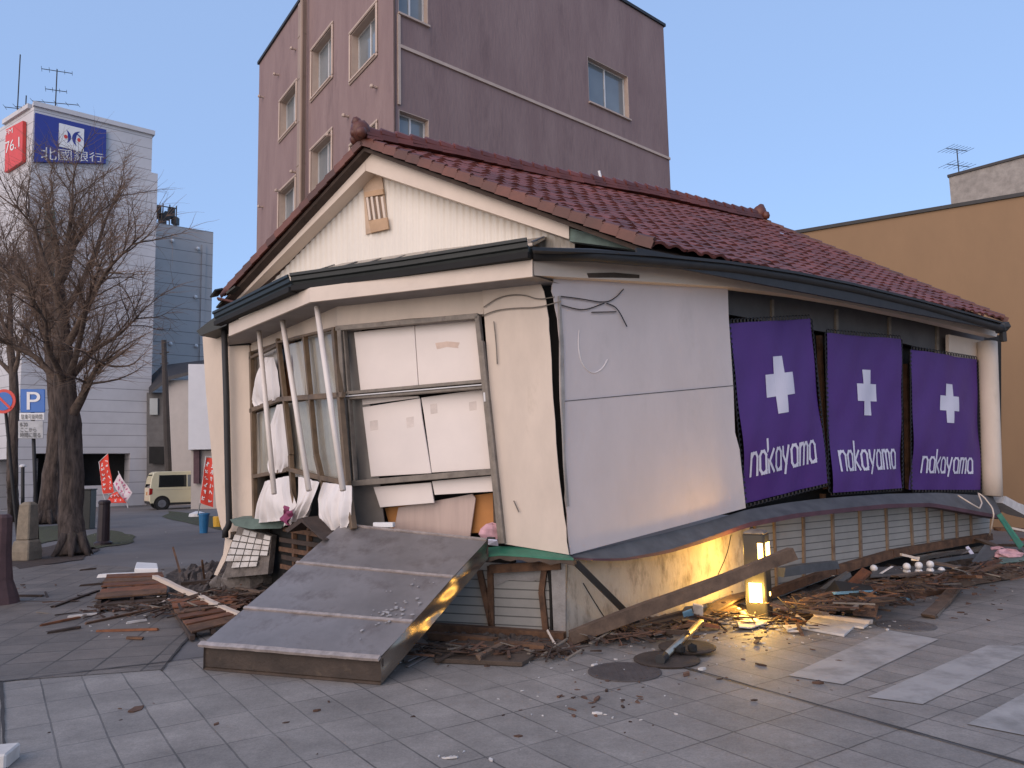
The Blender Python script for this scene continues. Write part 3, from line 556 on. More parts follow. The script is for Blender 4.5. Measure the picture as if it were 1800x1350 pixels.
# ================================================================ TREES
def grow(mb, p, d, L, r, segs, wander, lift):
    pts = [p]; d = d.normalized()
    for k in range(segs):
        d = (d + V((rnd(-1, 1), rnd(-1, 1), rnd(-1, 1))) * wander + V((0, 0, lift))).normalized(); pts.append(pts[-1] + d * (L / segs))
    mb.tube(pts, [r * (1 - .75 * k / segs) for k in range(segs + 1)], 6 if r > .03 else (4 if r > .012 else 3), caps=False); return pts
def bare_tree(label, trunk, radii, limbs, twn=7, seed=1, tw_len=1.3):
    random.seed(seed)
    t = thing('bare_tree', label, 'tree', trunk[0]); tr = MB(); tp = resample(trunk, 34); rr = [radii[min(len(radii) - 1, int(k / 34 * (len(radii) - 1)))] + (radii[min(len(radii) - 1, int(k / 34 * (len(radii) - 1)) + 1)] - radii[min(len(radii) - 1, int(k / 34 * (len(radii) - 1)))]) * ((k / 34 * (len(radii) - 1)) % 1) for k in range(35)]; tr.tube(tp, rr, 26)
    fz = [rnd(0, 6) for _ in range(4)]
    for k in range(35):
        for j in range(26):
            v = tr.v[k * 26 + j]; a = 6.283 * j / 26; tr.v[k * 26 + j] = v + (v - tp[k]) * (.05 * math.sin(a * 3 + fz[0] + k * .12) + .05 * math.sin(a * 7 + fz[1] - k * .2) + .04 * math.sin(k * .9 + fz[2] + a) + rnd(-.06, .06))
    for k, kn in enumerate((9, 15, 21, 24)): c_ = tp[kn]; a = rnd(0, 6); tr.ball(c_ + V((math.cos(a), math.sin(a), 0)) * rr[kn] * .75, rr[kn] * .38, 9, (1, 1, 1.2), .2)
    for k in range(6):
        a = k * 1.05 + rnd(-.3, .3); d = V((math.cos(a), math.sin(a), 0)); tr.tube([trunk[0] + d * radii[0] * .5 + V((0, 0, .45)), trunk[0] + d * radii[0] * 1.05 + V((0, 0, .12)), trunk[0] + d * radii[0] * 1.5 - V((0, 0, .05))], [radii[0] * .34, radii[0] * .26, .03], 7)
    lb = MB(); tw = MB()
    for (k, tip, r) in limbs:
        s_ = trunk[k]; mid = lerp(s_, tip, .45) + V((rnd(-.2, .2), rnd(-.2, .2), rnd(0, .35))); pts = resample([s_, lerp(s_, mid, .5) + V((rnd(-.08, .08), 0, rnd(-.1, .1))), mid, lerp(mid, tip, .5) + V((rnd(-.12, .12), 0, rnd(-.1, .2))), tip], 9)
        lb.tube(pts, [r * (1 - .82 * j / 9) for j in range(10)], 7, caps=False)
        for j in range(2, 10):
            for q in range(2 if j < 8 else 3):
                d = (pts[j] - pts[j - 1]).normalized(); d = d + V((rnd(-1, 1), rnd(-1, 1), rnd(-.4, 1)))
                sub = grow(lb, pts[j], d, rnd(.7, 1.3) * tw_len, r * .22, 6, .22, .05)
                for g in sub[1:]:
                    for h in range(twn):
                        d2 = (g - sub[0]).normalized() + V((rnd(-1, 1), rnd(-1, 1), rnd(-.7, .9)))
                        grow(tw, g, d2, rnd(.35, .95) * tw_len * .8, rnd(.0035, .0065), 5, .22, -.035)
    tr.build('trunk', M['bark'], t, smooth=True); c = lb.build('limb_crown', M['limb'], t, smooth=True); tw.build('twig_spray', M['twig'], t, recalc=False)
    return t
Y = 16.29
def T(px, py, dy=0): return Dp(px, py, Y + dy)
t1 = [G(126, 977), T(124, 900), T(127, 820), T(121, 740), T(114, 680), T(112, 620), T(108, 560), T(104, 500)]
lim = [(7, T(88, 345, .6), .08), (7, T(128, 325, -.4), .085), (6, T(205, 345, 1), .08), (6, T(30, 365, -1), .08), (6, T(-40, 420, .5), .09), (5, T(232, 430, -1), .085), (5, T(200, 480, 1.6), .08), (5, T(10, 470, 1.5), .09),
       (4, T(240, 560, .3), .08), (4, T(-20, 580, -.5), .09), (4, T(175, 470, -1.6), .08), (3, T(185, 640, -.6), .12), (3, T(60, 420, 1.9), .08), (4, T(60, 540, -1.8), .08), (7, T(160, 380, 0), .08)]
bare_tree('nearest bare street tree with thick dark trunk and wiry brown crown', t1, [.27, .235, .22, .215, .205, .19, .14, .10], lim, 4, 3, 1.05)
Y = 27.5
t2 = [G(82, 921), T(90, 850), T(98, 790), T(100, 720), T(92, 650), T(85, 600)]
lim = [(5, T(40, 500), .1), (5, T(100, 470, 1), .1), (4, T(150, 560), .09), (4, T(20, 600), .09), (5, T(70, 450), .09), (3, T(150, 640), .08)]
bare_tree('bare tree with leaning pale trunk just behind the nearest street tree', t2, [.34, .30, .27, .25, .22, .16], lim, 4, 5, 1.6)
Y = 23.0
t3 = [G(24, 915), T(22, 850), T(22, 790), T(26, 720), T(24, 660), T(18, 610)]
lim = [(5, T(-30, 500), .08), (5, T(30, 480, 1), .08), (4, T(60, 560), .08), (4, T(-40, 600), .08), (5, T(10, 420), .08)]
bare_tree('slim bare tree behind the round no parking sign', t3, [.19, .17, .16, .15, .14, .10], lim, 4, 8, 1.4)
random.seed(11)
# moss and bark knots on the nearest trunk belong to its bark material

# ================================================================ STREET THINGS AT THE LEFT
Y = 15.36
sp = thing('stone_post', 'weathered stone marker post below the parking sign', 'stone post', G(46, 985))
base = G(46, 985)
mb = MB(); mb.lathe(base, [(.27, 0), (.28, .18), (.24, .36), (.21, .40)], 4, Matrix.Rotation(R(38), 3, 'Z')); mb.build('plinth', M['stone'], sp, bevel=.02)
mb = MB(); mb.lathe(base + V((0, 0, .4)), [(.20, 0), (.19, .4), (.17, .68), (.10, .74)], 4, Matrix.Rotation(R(38), 3, 'Z')); mb.build('shaft', M['stone'], sp, bevel=.02)
def flat(mb, x0, x1, y0, y1, Y, th=.02): mb.prism([Dp(x0, y1, Y), Dp(x1, y1, Y), Dp(x1, y0, Y), Dp(x0, y0, Y)], V((0, th, 0)))
pk = thing('parking_sign', 'square blue parking sign with white plates on a thin pole', 'road sign', G(50, 985) + V((0, .3, 0)))
mb = MB(); mb.tube([G(50, 985) + V((0, .3, 0)), Dp(56, 690, Y + .06)], .035, 8); mb.build('pole', M['darkmetal'], pk, smooth=True)
mb = MB(); flat(mb, 35.5, 79, 684, 725, Y); sf = mb.build('sign_face', M['signblue'], pk, bevel=.012)
text3d('P', [Dp(47, 720, Y - .012), Dp(70.5, 720, Y - .012), Dp(70.5, 689, Y - .012), Dp(47, 689, Y - .012)], 'white', sf, 'letter')
mb = MB(); flat(mb, 33.5, 77.5, 726, 738.5, Y); f1 = mb.build('upper_plate', M['white'], pk, bevel=.008)
text3d('駐車可能時間', [Dp(37, 737, Y - .012), Dp(74, 737, Y - .012), Dp(74, 728, Y - .012), Dp(37, 728, Y - .012)], 'black', f1)
mb = MB(); flat(mb, 31.5, 76, 740, 771, Y); f2 = mb.build('lower_plate', mat('grey_plate', (.42, .42, .42), .6), pk, bevel=.008)
text3d('8-20\nここから\n時間に限る', [Dp(35, 769, Y - .012), Dp(71, 769, Y - .012), Dp(71, 743, Y - .012), Dp(35, 743, Y - .012)], 'darkmetal', f2)
npg = thing('no_parking_sign', 'round red ringed blue no parking sign at the far left edge', 'road sign', G(6, 985) + V((0, .5, 0)))
mb = MB(); mb.tube([G(6, 985) + V((0, .5, 0)), Dp(7, 690, Y + .06)], .03, 8); mb.build('pole', M['darkmetal'], npg)
cc = Dp(6.5, 705.5, Y); RX = Matrix.Rotation(R(90), 3, 'X')
mb = MB(); mb.lathe(cc, [(.245, -.01), (.245, .01)], 32, RX); df = mb.build('sign_disc', M['red'], npg)
mb = MB(); mb.lathe(cc - V((0, .013, 0)), [(.185, 0), (.185, .004)], 32, RX); mb.build('blue_field', M['signblue'], df)
mb = MB(); mb.bar(cc + V((-.15, -.02, .14)), cc + V((.15, -.02, -.14)), .045, .006, (0, 1, 0)); mb.build('red_slash', M['red'], df)
lp = thing('garden_lamp', 'thin black path lamp with small pale cap beside the stone post', 'lamp', G(40, 925)); mb = MB(); p0 = G(40, 925); yy = p0.y
mb.tube([p0, Dp(40, 821, yy)], .055, 8); mb.build('post', M['darkmetal'], lp); mb = MB(); mb.lathe(Dp(40, 821, yy), [(.10, 0), (.11, .05), (.05, .09)], 10); mb.build('cap', M['white'], lp)
p0 = G(181, 958); mb = MB(); mb.lathe(p0, [(.20, 0), (.20, .06), (.14, .10), (.125, .95), (.135, .97), (.135, 1.02), (.10, 1.05)], 14)
tag(mb.build('post', M['hydrant']), 'short dark maroon post standing on the grass edge right of the tree', 'bollard')
p0 = G(155, 930); mb = MB(); a = Dp(148, 930, p0.y); c = Dp(161, 858, p0.y); mb.box((p0.x, p0.y, .6), .24, .5, 1.2, R(10)); mb.box((p0.x, p0.y, 1.22), .28, .54, .04, R(10))
tag(mb.build('cabinet', M['gutter'], bevel=.01), 'dark grey utility cabinet right behind the nearest tree trunk', 'cabinet')
p0 = G(-6, 1062); mb = MB(); mb.lathe(p0, [(.26, 0), (.24, .1), (.17, .3), (.14, .6), (.13, 1.1), (.10, 1.14)], 14); tag(mb.build('pillar', mat('maroon_pillar', (.10, .055, .055), .8, .3, 6)), 'dull maroon flared pillar cut off by the left frame edge', 'pillar')
p0 = G(6, 1346); mb = MB(); mb.box(p0 + V((-.02, 0, .045)), .13, .2, .09, R(12)); tag(mb.build('concrete_block', M['plasterchip'], bevel=.01), 'small pale block in the bottom left corner', 'block')
# ---- van
vb = G(262, 897); th = R(34); vd = V((math.cos(th), math.sin(th), 0)); vl = V((-math.sin(th), math.cos(th), 0))
van = thing('parked_van', 'cream boxy minivan parked behind the fallen flags', 'van', vb)
def vp(x, y, z): return vb + vd * x + vl * y + V((0, 0, z))     # x forward from the tail, y across from the near side
def hw(z): return 0.0 if z < .95 else .09 * ((z - .95) / .85) ** 1.3
prof = [(.06, .30), (.0, .42), (.0, .95), (.07, 1.45), (.16, 1.72), (.30, 1.79), (2.1, 1.80), (2.35, 1.74), (2.62, 1.25), (2.75, 1.02), (3.30, .92), (3.39, .75), (3.39, .42), (3.30, .28)]
mb = MB(); A = [vp(x, hw(z), z) for x, z in prof]; B = [vp(x, 1.475 - hw(z), z) for x, z in prof]
lo = [0, 1, 2, 9, 10, 11, 12, 13]; up = [2, 3, 4, 5, 6, 7, 8, 9]
for ss in (A, B): mb.poly([ss[k] for k in lo]); mb.poly([ss[k] for k in up])
for k in range(len(prof)): k2 = (k + 1) % len(prof); mb.poly([A[k], A[k2], B[k2], B[k]])
mb.build('body', M['van'], van, weld=True, bevel=.03)
def glassq(name, P, m_, off=.012):
    mb = MB(); n = (P[1] - P[0]).cross(P[3] - P[0]).normalized(); n = n if n.dot(CAMP - P[0]) > 0 else -n
    mb.prism([p + n * off for p in P], -n * (off + .02)); return mb.build(name, m_, van, bevel=.01)
glassq('side_window', [vp(.38, hw(1.05), 1.05), vp(1.62, hw(1.05), 1.05), vp(1.62, hw(1.62), 1.62), vp(.40, hw(1.62), 1.62)], M['glassdark'])
glassq('side_window', [vp(1.67, hw(1.05), 1.05), vp(2.66, hw(1.05), 1.05), vp(2.36, hw(1.62), 1.62), vp(1.67, hw(1.62), 1.62)], M['winglass'])
glassq('rear_window', [vp(.012, .12, 1.04), vp(.012, 1.36, 1.04), vp(.145, 1.33, 1.66), vp(.145, .15, 1.66)], M['glassdark'])
glassq('bumper', [vp(.03, .05, .28), vp(.03, 1.42, .28), vp(.005, 1.42, .40), vp(.005, .05, .40)], M['darkmetal'])
glassq('sill', [vp(.9, 0, .20), vp(2.4, 0, .20), vp(2.4, 0, .32), vp(.9, 0, .32)], M['darkmetal'], .004)
glassq('number_plate', [vp(0, .60, .68), vp(0, .93, .68), vp(0, .93, .84), vp(0, .60, .84)], M['orange'])
glassq('taillight', [vp(0, .03, .70), vp(0, .13, .70), vp(.01, .13, 1.02), vp(.01, .03, 1.02)], M['taillamp'], .02); glassq('taillight', [vp(-.01, 0, .70), vp(.12, 0, .74), vp(.14, .01, 1.0), vp(.0, .01, 1.02)], M['taillamp'], .014)
glassq('door_seam', [vp(.3, 0, .92), vp(2.9, 0, .92), vp(2.9, 0, .945), vp(.3, 0, .945)], M['seam'], .004)
mb = MB(); mb.ball(vp(2.42, -.10, 1.12), .11, 10, (1, .7, .8)); mb.build('wing_mirror', M['van'], van, smooth=True)
ax = Matrix((vd, V((0, 0, 1)), vl)).transposed()
for x in (.55, 2.85):
    mb = MB(); mb.lathe(vp(x, -.008, .30), [(.36, 0), (.36, .02)], 24, ax); mb.build('wheel_arch', M['void'], van)
    for y in (-.02, 1.32):
        mb = MB(); mb.lathe(vp(x, y, .285), [(.2, 0), (.27, .0), (.285, .03), (.285, .15), (.27, .17), (.2, .17)], 24, ax); wl = mb.build('wheel', M['tyre'], van, smooth=False)
        mb = MB(); mb.lathe(vp(x, y - .006, .285), [(.18, 0), (.18, .02)], 20, ax)
        for k in range(6): a = k * 1.047; mb.bar(vp(x, y - .012, .285), vp(x + .17 * math.cos(a), y - .012, .285 + .17 * math.sin(a)), .05, .012, tuple(vl))
        mb.build('rim', M['rim'], wl)
# another car deep in the covered bay behind the trees
def simple_car(name, label, o, ang, m_):
    d = V((math.cos(ang), math.sin(ang), 0)); l_ = V((-d.y, d.x, 0)); P = lambda x, y, z: o + d * x + l_ * y + V((0, 0, z)); t = thing(name, label, 'car', o)
    pr_ = [(.05, .3), (0, .5), (.05, .9), (.5, .95), (1.0, 1.42), (2.3, 1.45), (3.0, .98), (3.8, .88), (3.95, .6), (3.9, .3)]; mb = MB()
    A = [P(x, 0 if z < 1 else .12, z) for x, z in pr_]; B = [P(x, 1.6 if z < 1 else 1.48, z) for x, z in pr_]
    for ss in (A, B): mb.poly([ss[k] for k in (0, 1, 2, 3, 6, 7, 8, 9)]); mb.poly([ss[k] for k in (3, 4, 5, 6)])
    for k in range(len(pr_)): k2 = (k + 1) % len(pr_); mb.poly([A[k], A[k2], B[k2], B[k]])
    mb.build('body', m_, t, weld=True, bevel=.04); mb = MB(); mb.prism([P(.62, .03, .98), P(2.85, .03, .98), P(2.25, .10, 1.38), P(1.05, .10, 1.38)], -l_ * .03); mb.build('side_window', M['glassdark'], t)
    ax = Matrix((d, V((0, 0, 1)), l_)).transposed()
    for x in (.75, 3.1): mb = MB(); mb.lathe(P(x, -.03, .3), [(.17, 0), (.3, 0), (.3, .2), (.17, .2)], 18, ax); mb.build('wheel', M['tyre'], t)
simple_car('parked_car', 'dim grey car in the covered bay under the tower', G(98, 872) - V((3.6, 0, 0)), R(14), M['darkmetal'])
# ---- banner flags
def strokes(mb, q, n, cols, wd, seed):
    random.seed(seed)
    for c in range(cols):
        for k in range(n):
            u0 = (c + .22) / cols; v0 = .06 + .88 * (k + .1) / n; du = .56 / cols; dv = .7 * .88 / n
            for _ in range(4):
                a = (u0 + rnd(0, du), v0 + rnd(0, dv)); e = (u0 + rnd(0, du), v0 + rnd(0, dv)); yield a, e
def flag(name, label, q, m_, sm, rows, cols, seed, foot=None, pole=None, thick=.02):
    """a cloth on its pole: q bottom-left, bottom-right, top-right, top-left"""
    t = thing(name, label, 'flag', foot if foot is not None else (q[0] + q[1]) / 2); nn = (q[1] - q[0]).cross(q[3] - q[0]).normalized(); nn = nn if nn.dot(CAMP - q[0]) > 0 else -nn
    f = lambda u, v: bil(q, u, v) + nn * (.04 * math.sin(u * 5 + v * 4) + .02 * math.sin(v * 11))
    mb = MB(); mb.grid(f, 8, 16); o = mb.build('cloth', m_, t, smooth=True)
    mb = MB()
    for a, e in strokes(mb, q, rows, cols, .02, seed):
        p, p2 = f(*a) + nn * .012, f(*e) + nn * .012; d = p2 - p
        if d.length < .02: continue
        x = d.cross(nn).normalized() * .016; mb.poly([p - x, p2 - x, p2 + x, p + x])
    mb.build('lettering', sm, o, recalc=False)
    if pole: mb = MB(); mb.tube(pole, .018, 6); mb.build('pole', M['white'], t)
    return t
M['redcloth'] = mat('red_flag_cloth', (.70, .06, .035), .8, .15, 3); M['pinkcloth'] = mat('white_flag_cloth', (.72, .62, .64), .8, .1, 3); M['redprint'] = mat('flag_print', (.6, .1, .25), .8)
gy = G(360, 915).y
q = [Dp(352, 884, gy), Dp(374, 892, gy), Dp(378, 806, gy), Dp(362, 804, gy)]
fr_ = flag('nobori_flag', 'upright red banner flag beside the blue bin', q, M['redcloth'], M['white'], 6, 2, 4, G(347, 908), [G(347, 908), Dp(352, 884, gy), Dp(362, 802, gy), Dp(378, 804, gy)])
mb = MB(); mb.lathe(G(347, 908), [(.32, 0), (.30, .12), (.08, .2)], 12); mb.build('weighted_base', M['white'], fr_)
gy = G(195, 893).y
q = [Dp(181, 868, gy), Dp(200, 866, gy), Dp(190, 798, gy), Dp(174, 812, gy)]
flag('nobori_flag', 'red banner flag standing askew between tree and van', q, M['redcloth'], M['white'], 6, 2, 6, G(190, 893), [G(190, 893), Dp(181, 868, gy), Dp(174, 812, gy), Dp(190, 797, gy)])
q = [Dp(222, 885, gy - .3), Dp(232, 866, gy - .3), Dp(210, 832, gy - .3), Dp(198, 850, gy - .3)]
flag('nobori_flag', 'white banner flag with pink print slumped against the van tail', q, M['pinkcloth'], M['redprint'], 5, 2, 9, G(224, 893), [Dp(225, 893, gy - .3), Dp(208, 828, gy - .3)])
q = [Dp(186, 884, gy - .5), Dp(222, 884, gy - .5), Dp(206, 864, gy - .5), Dp(196, 868, gy - .5)]
flag('nobori_flag', 'crumpled red flag lying over its fallen pole', q, M['redcloth'], M['pinkcloth'], 2, 3, 12, G(200, 893), [G(177, 885) + V((0, -1, .1)), Dp(203, 864, gy - .5)])
for k, (px, py, r, lab) in enumerate([(166, 886, .28, 'crumpled white bag nearest the cabinet under the red flag'), (178, 889, .2, 'smaller grey white bag between the big bag and the maroon post'), (208, 890, .2, 'low white bundle just left of the van wheel')]):
    mb = MB(); mb.ball(G(px, py) + V((0, 0, r * .6)), r, 10, (1.3, 1, .75), .2); tag(mb.build('bag', M['cloth']), lab, 'bag')
p0 = G(358, 937); s_ = p0.y / 1350; mb = MB(); mb.lathe(p0, [(6.5 * s_, 0), (8.5 * s_, 31 * s_), (9.3 * s_, 31 * s_), (9.3 * s_, 34 * s_), (8.0 * s_, 34 * s_), (7.6 * s_, 26 * s_)], 18); tag(mb.build('bin', M['binblue'], smooth=False), 'small blue plastic bin on the lane beside the red flag', 'bin')
p0 = G(384, 926); mb = MB(); mb.lathe(p0, [(.15, 0), (.17, .3), (.15, .32)], 12); tag(mb.build('bucket', M['yellow']), 'yellow bucket half hidden at the shop wall corner', 'bucket')

# ================================================================ THE DAMAGED CORNER SHOP
K = G(993, 1125)
PR = Plane(K, (math.cos(R(34)), math.sin(R(34))))                      # long right wall
PF = Plane(K, (math.cos(R(160)), math.sin(R(160))))                    # front wall with the big window
Bc = PF.at(592, 700); PB = Plane(Bc, (math.cos(R(127)), math.sin(R(127))))   # bay that bends away to the left
Cc = PB.at(441, 700); PC = Plane(Cc, (math.cos(R(158)), math.sin(R(158))))   # pilaster and wall end at the left
shop = thing('damaged_shop', 'collapsed cream corner shop with cracked walls and red tiled gable roof', 'building', (K.x, K.y, 0))
def jag(pts, amp=4, n=5):
    out = []
    for (a, c) in zip(pts, pts[1:]):
        for k in range(n): t = k / n; out.append((a[0] + (c[0] - a[0]) * t + (rnd(-amp, amp) if k else 0), a[1] + (c[1] - a[1]) * t))
    return out + [pts[-1]]
crkL = jag([(944, 484), (956, 512), (961, 540), (967, 600), (972, 700), (981, 820), (991, 905), (1000, 975)], 2.5, 3)
crkR = jag([(972, 484), (970, 512), (976, 540), (984, 600), (985, 700), (991, 820), (997, 905), (1003, 975)], 2, 3)
# pier beside the big window and cladded end of the right wall, parted by the crack
mb = MB(); mb.prism([PF.at(x, y, .03) for x, y in [(845, 475)] + [(948, 470)] + crkL + [(886, 956), (880, 930)]], -PF.n * .012); mb.build('pier', M['cream'], shop)
mb = MB(); mb.prism([PR.at(x, y, .02) for x, y in [(960, 470), (1279, 494), (1281, 560), (1289, 680), (1292, 760), (1300, 790), (1311, 893)] + crkR[::-1]], -PR.n * .012); mb.build('cladded_wall', M['panelwhite'], shop)
mb = MB(); mb.prism([PR.at(x, y, .024) for x, y in [(987, 705), (1290, 677), (1290, 678.4), (987, 706.4)]], -PR.n * .003); mb.build('panel_seam', M['greypanel'], shop)
yc = K.y + .2; mb = MB(); mb.prism([Dp(x, y, yc) for x, y in [(940, 474), (978, 474), (988, 560), (996, 700), (1002, 880), (1004, 968), (985, 940), (955, 600)]], V((0, .05, 0))); mb.build('crack_gap', M['void'], shop)
# broken plaster strip on the lit side of the crack
mb = MB(); mb.prism([PR.at(x, y, .045) for x, y in [(983, 520), (985, 600), (987, 700), (992, 820), (997, 890), (1001, 890), (994, 800), (993, 700), (991, 600), (988, 560), (986, 520)]], -PR.n * .02); mb.build('broken_render_edge', M['concrete2'], shop)
# cables draped across the corner and the hairline cracks
def soft(pts):
    for _ in range(3): pts = [pts[0]] + [q for a, c in zip(pts, pts[1:]) for q in (lerp(a, c, .25), lerp(a, c, .75))] + [pts[-1]]
    return pts
def wire(name, pl, px, off, r, m_, parent): mb = MB(); mb.tube(soft([pl.at(x, y, off) for x, y in px]), r, 5); return mb.build(name, m_, parent, smooth=True)
for px in [[(986, 521), (1020, 525), (1064, 533), (1083, 523), (1096, 508)], [(986, 536), (1010, 543), (1030, 545), (1062, 533)], [(1066, 533), (1085, 540), (1102, 574)], [(1040, 549), (1083, 548)]]: wire('loose_cable', PR, px, .04, .006, M['darkmetal'], shop)
for px in [[(850, 540), (880, 520), (920, 517), (945, 527), (975, 522)], [(848, 555), (872, 545), (910, 541), (945, 541), (985, 530)], [(868, 565), (872, 600), (874, 640)], [(903, 880), (912, 900)]]: wire('loose_cable', PF, px, .05, .006, M['alu'], shop)
M['scrape'] = mat('pale_scrape', (.64, .585, .555), .8)
wire('scrape_mark', PR, [(1018, 580), (1016, 610), (1022, 640), (1040, 658), (1058, 650), (1068, 632)], .020, .008, M['scrape'], shop)
mb = MB(); mb.prism([PR.at(x, y, .125) for x, y in jag([(1032, 480), (1080, 479), (1124, 483)], 1.5, 6) + jag([(1124, 489), (1080, 488), (1035, 488)], 1.5, 6)], -PR.n * .02); mb.build('broken_fascia_patch', M['browned'], shop)
# right fascia and soffit, sagging
bot = [(939, 484), (1035, 489), (1280, 504), (1400, 519), (1500, 536), (1620, 561), (1752, 592)]
top = [(938, 448), (1040, 455), (1150, 463), (1280, 474), (1400, 492), (1500, 511), (1620, 540), (1756, 577)]
mb = MB(); mb.prism([PR.at(x, y, .12) for x, y in bot] + [PR.at(x, y, .12) for x, y in top[::-1]], -PR.n * .13); mb.build('side_fascia', M['cream_trim'], shop)
# upper transom, dark room behind the banners, end column
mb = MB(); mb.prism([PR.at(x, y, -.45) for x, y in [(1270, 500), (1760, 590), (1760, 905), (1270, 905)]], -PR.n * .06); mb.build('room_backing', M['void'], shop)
mb = MB(); mb.prism([PR.at(x, y, -.25) for x, y in [(1278, 506), (1400, 524), (1500, 542), (1730, 592), (1730, 640), (1590, 604), (1440, 582), (1278, 552)]], -PR.n * .05); tr_ = mb.build('transom_panel', M['greypanel'], shop)
for px in (1357, 1470, 1563, 1647): mb = MB(); mb.prism([PR.at(px, 515 + (px - 1280) * .15, -.22), PR.at(px + 4, 515 + (px - 1280) * .15, -.22), PR.at(px + 4, 575 + (px - 1280) * .13, -.22), PR.at(px, 575 + (px - 1280) * .13, -.22)], -PR.n * .03); mb.build('transom_bar', M['alu'], tr_)
cA, cB = PR.at(1735, 602, .02), PR.at(1744, 872, .02)
mb = MB(); mb.tube(resample([cA, cB], 6), .145, 18); mb.build('end_column', M['cream'], shop, smooth=True)
mb = MB(); mb.prism([PR.at(x, y, -.10) for x, y in [(1668, 588), (1730, 600), (1724, 636), (1668, 630)]], -PR.n * .05); mb.build('column_head', M['cream'], shop)
for px in [(1446, 868, 1447, 905), (1592, 640, 1596, 860), (1440, 590, 1452, 860)]: mb = MB(); mb.bar(PR.at(px[0], px[1], -.3), PR.at(px[2], px[3], -.3), .06, .05); mb.build('shopfront_post', M['rust'], shop)
# ledge with slate sheet and maroon lip, buckled
up = [(1003, 976), (1080, 958), (1164, 938), (1240, 918), (1311, 896), (1380, 884), (1436, 877), (1500, 872), (1560, 868), (1650, 866), (1745, 872)]
lo = [(1006, 981), (1050, 985), (1097, 986), (1176, 972), (1250, 948), (1317, 922), (1400, 906), (1500, 895), (1560, 889), (1640, 887), (1765, 912)]
A = resample([PR.at(x, y, .0) for x, y in up], 40); Bq = resample([PR.at(x, y, .02 if x < 1010 else .22) for x, y in lo], 40)
mb = MB()
for k in range(40): mb.poly([A[k], A[k + 1], lerp(Bq[k + 1], A[k + 1], .12) , lerp(Bq[k], A[k], .12)]); 
le = mb.build('ledge', M['ledge'], shop, smooth=True)
mb = MB(); lz = lambda k: V((0, 0, -.012 - .036 * min(1, k / 12)))
for k in range(40):
    a, c = lerp(Bq[k], A[k], .12), lerp(Bq[k + 1], A[k + 1], .12)
    mb.hexa([a + lz(k), c + lz(k + 1), c - PR.n * .2 + lz(k + 1), a - PR.n * .2 + lz(k)], [a + V((0, 0, .004)), c + V((0, 0, .004)), c - PR.n * .2, a - PR.n * .2])
mb.build('ledge_lip', M['lip'], le)
# stained plinth, lap-sided base with rusty battens and bottom sill
mb = MB(); P_ = [(1000, 980), (1080, 976), (1176, 962), (1250, 940), (1318, 915), (1322, 1010)]; P_ = [PR.at(x, y, -.03) for x, y in P_] + [PR.pt(PR.t(1322, 1010), 0, -.03), PR.pt(0.02, 0, -.03)]
mb.prism(P_, -PR.n * .2); pln = mb.build('plinth', M['concrete'], shop)
for px in [[(1025, 1025), (1040, 1050), (1062, 1085), (1080, 1110)], [(1285, 940), (1278, 975), (1262, 1010)]]: wire('plinth_crack', PR, px, -.03, .006, M['void'], pln)
mb = MB(); mb.prism([PR.at(x, y, -.12) for x, y in [(1320, 915), (1436, 892), (1560, 880), (1742, 886), (1738, 950), (1560, 985), (1460, 1015), (1370, 1050), (1322, 1060)]], -PR.n * .06); sw = mb.build('lap_siding_wall', M['lap'], shop)
for (xt, yt, xb, yb) in [(1326, 905, 1330, 1045), (1360, 900, 1366, 1040), (1412, 895, 1414, 1022), (1463, 888, 1466, 1005), (1511, 884, 1514, 990), (1557, 880, 1561, 978), (1600, 880, 1605, 968), (1629, 880, 1632, 962), (1655, 881, 1658, 958), (1681, 882, 1683, 955), (1706, 884, 1708, 951)]:
    mb = MB(); mb.bar(PR.at(xt, yt, -.105), PR.at(xb, yb, -.105), rnd(.028, .045), .025, tuple(PR.n)); mb.build('batten', M['batten'], sw)
mb = MB(); mb.bar(PR.at(1330, 1052, -.06), PR.at(1465, 1003, -.06), .08, .09); mb.bar(PR.at(1466, 1003, -.06), PR.at(1565, 974, -.06), .09, .10); mb.bar(PR.at(1566, 973, -.06), PR.at(1740, 943, -.06), .09, .10); mb.build('bottom_sill', M['rust'], sw)
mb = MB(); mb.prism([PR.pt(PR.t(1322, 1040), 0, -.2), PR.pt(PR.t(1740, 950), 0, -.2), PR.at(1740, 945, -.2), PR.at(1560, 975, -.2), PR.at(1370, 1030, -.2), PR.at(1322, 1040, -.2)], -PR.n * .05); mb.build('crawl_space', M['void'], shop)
# front base: lap siding, battens, concrete corner, green flashing
mb = MB(); mb.prism([PF.at(x, y, -.02) for x, y in [(968, 990), (994, 986)]] + [PF.pt(0.0, 0, -.02), PF.pt(-PF.t(972, 1100) * -1, 0, -.02)], -PF.n * .18); mb.build('corner_block', M['concrete2'], shop)
mb = MB(); mb.prism([PF.at(x, y, -.08) for x, y in [(740, 985), (967, 995), (969, 1110), (740, 1108)]], -PF.n * .06); fw = mb.build('front_lap_siding', M['lap'], shop)
mb = MB(); mb.prism([PF.at(x, y, -.068) for x, y in jag([(860, 1003), (868, 1030), (895, 1020), (940, 1022), (958, 1010), (960, 1000)], 4)], -PF.n * .01); mb.build('bare_plaster_patch', M['concrete2'], fw)
for (xt, yt, xb, yb) in [(862, 995, 864, 1112), (843, 1003, 866, 1108), (958, 993, 952, 1040), (952, 1040, 960, 1112)]: mb = MB(); mb.bar(PF.at(xt, yt, -.05), PF.at(xb, yb, -.05), .055, .04, tuple(PF.n)); mb.build('batten', M['rust'], fw)
mb = MB(); mb.prism([PF.at(x, y, -.065) for x, y in [(962, 1002), (968, 1000), (969, 1032), (971, 1110), (967, 1110), (965, 1035)]], -PF.n * .015); mb.build('split_in_siding', M['void'], fw)
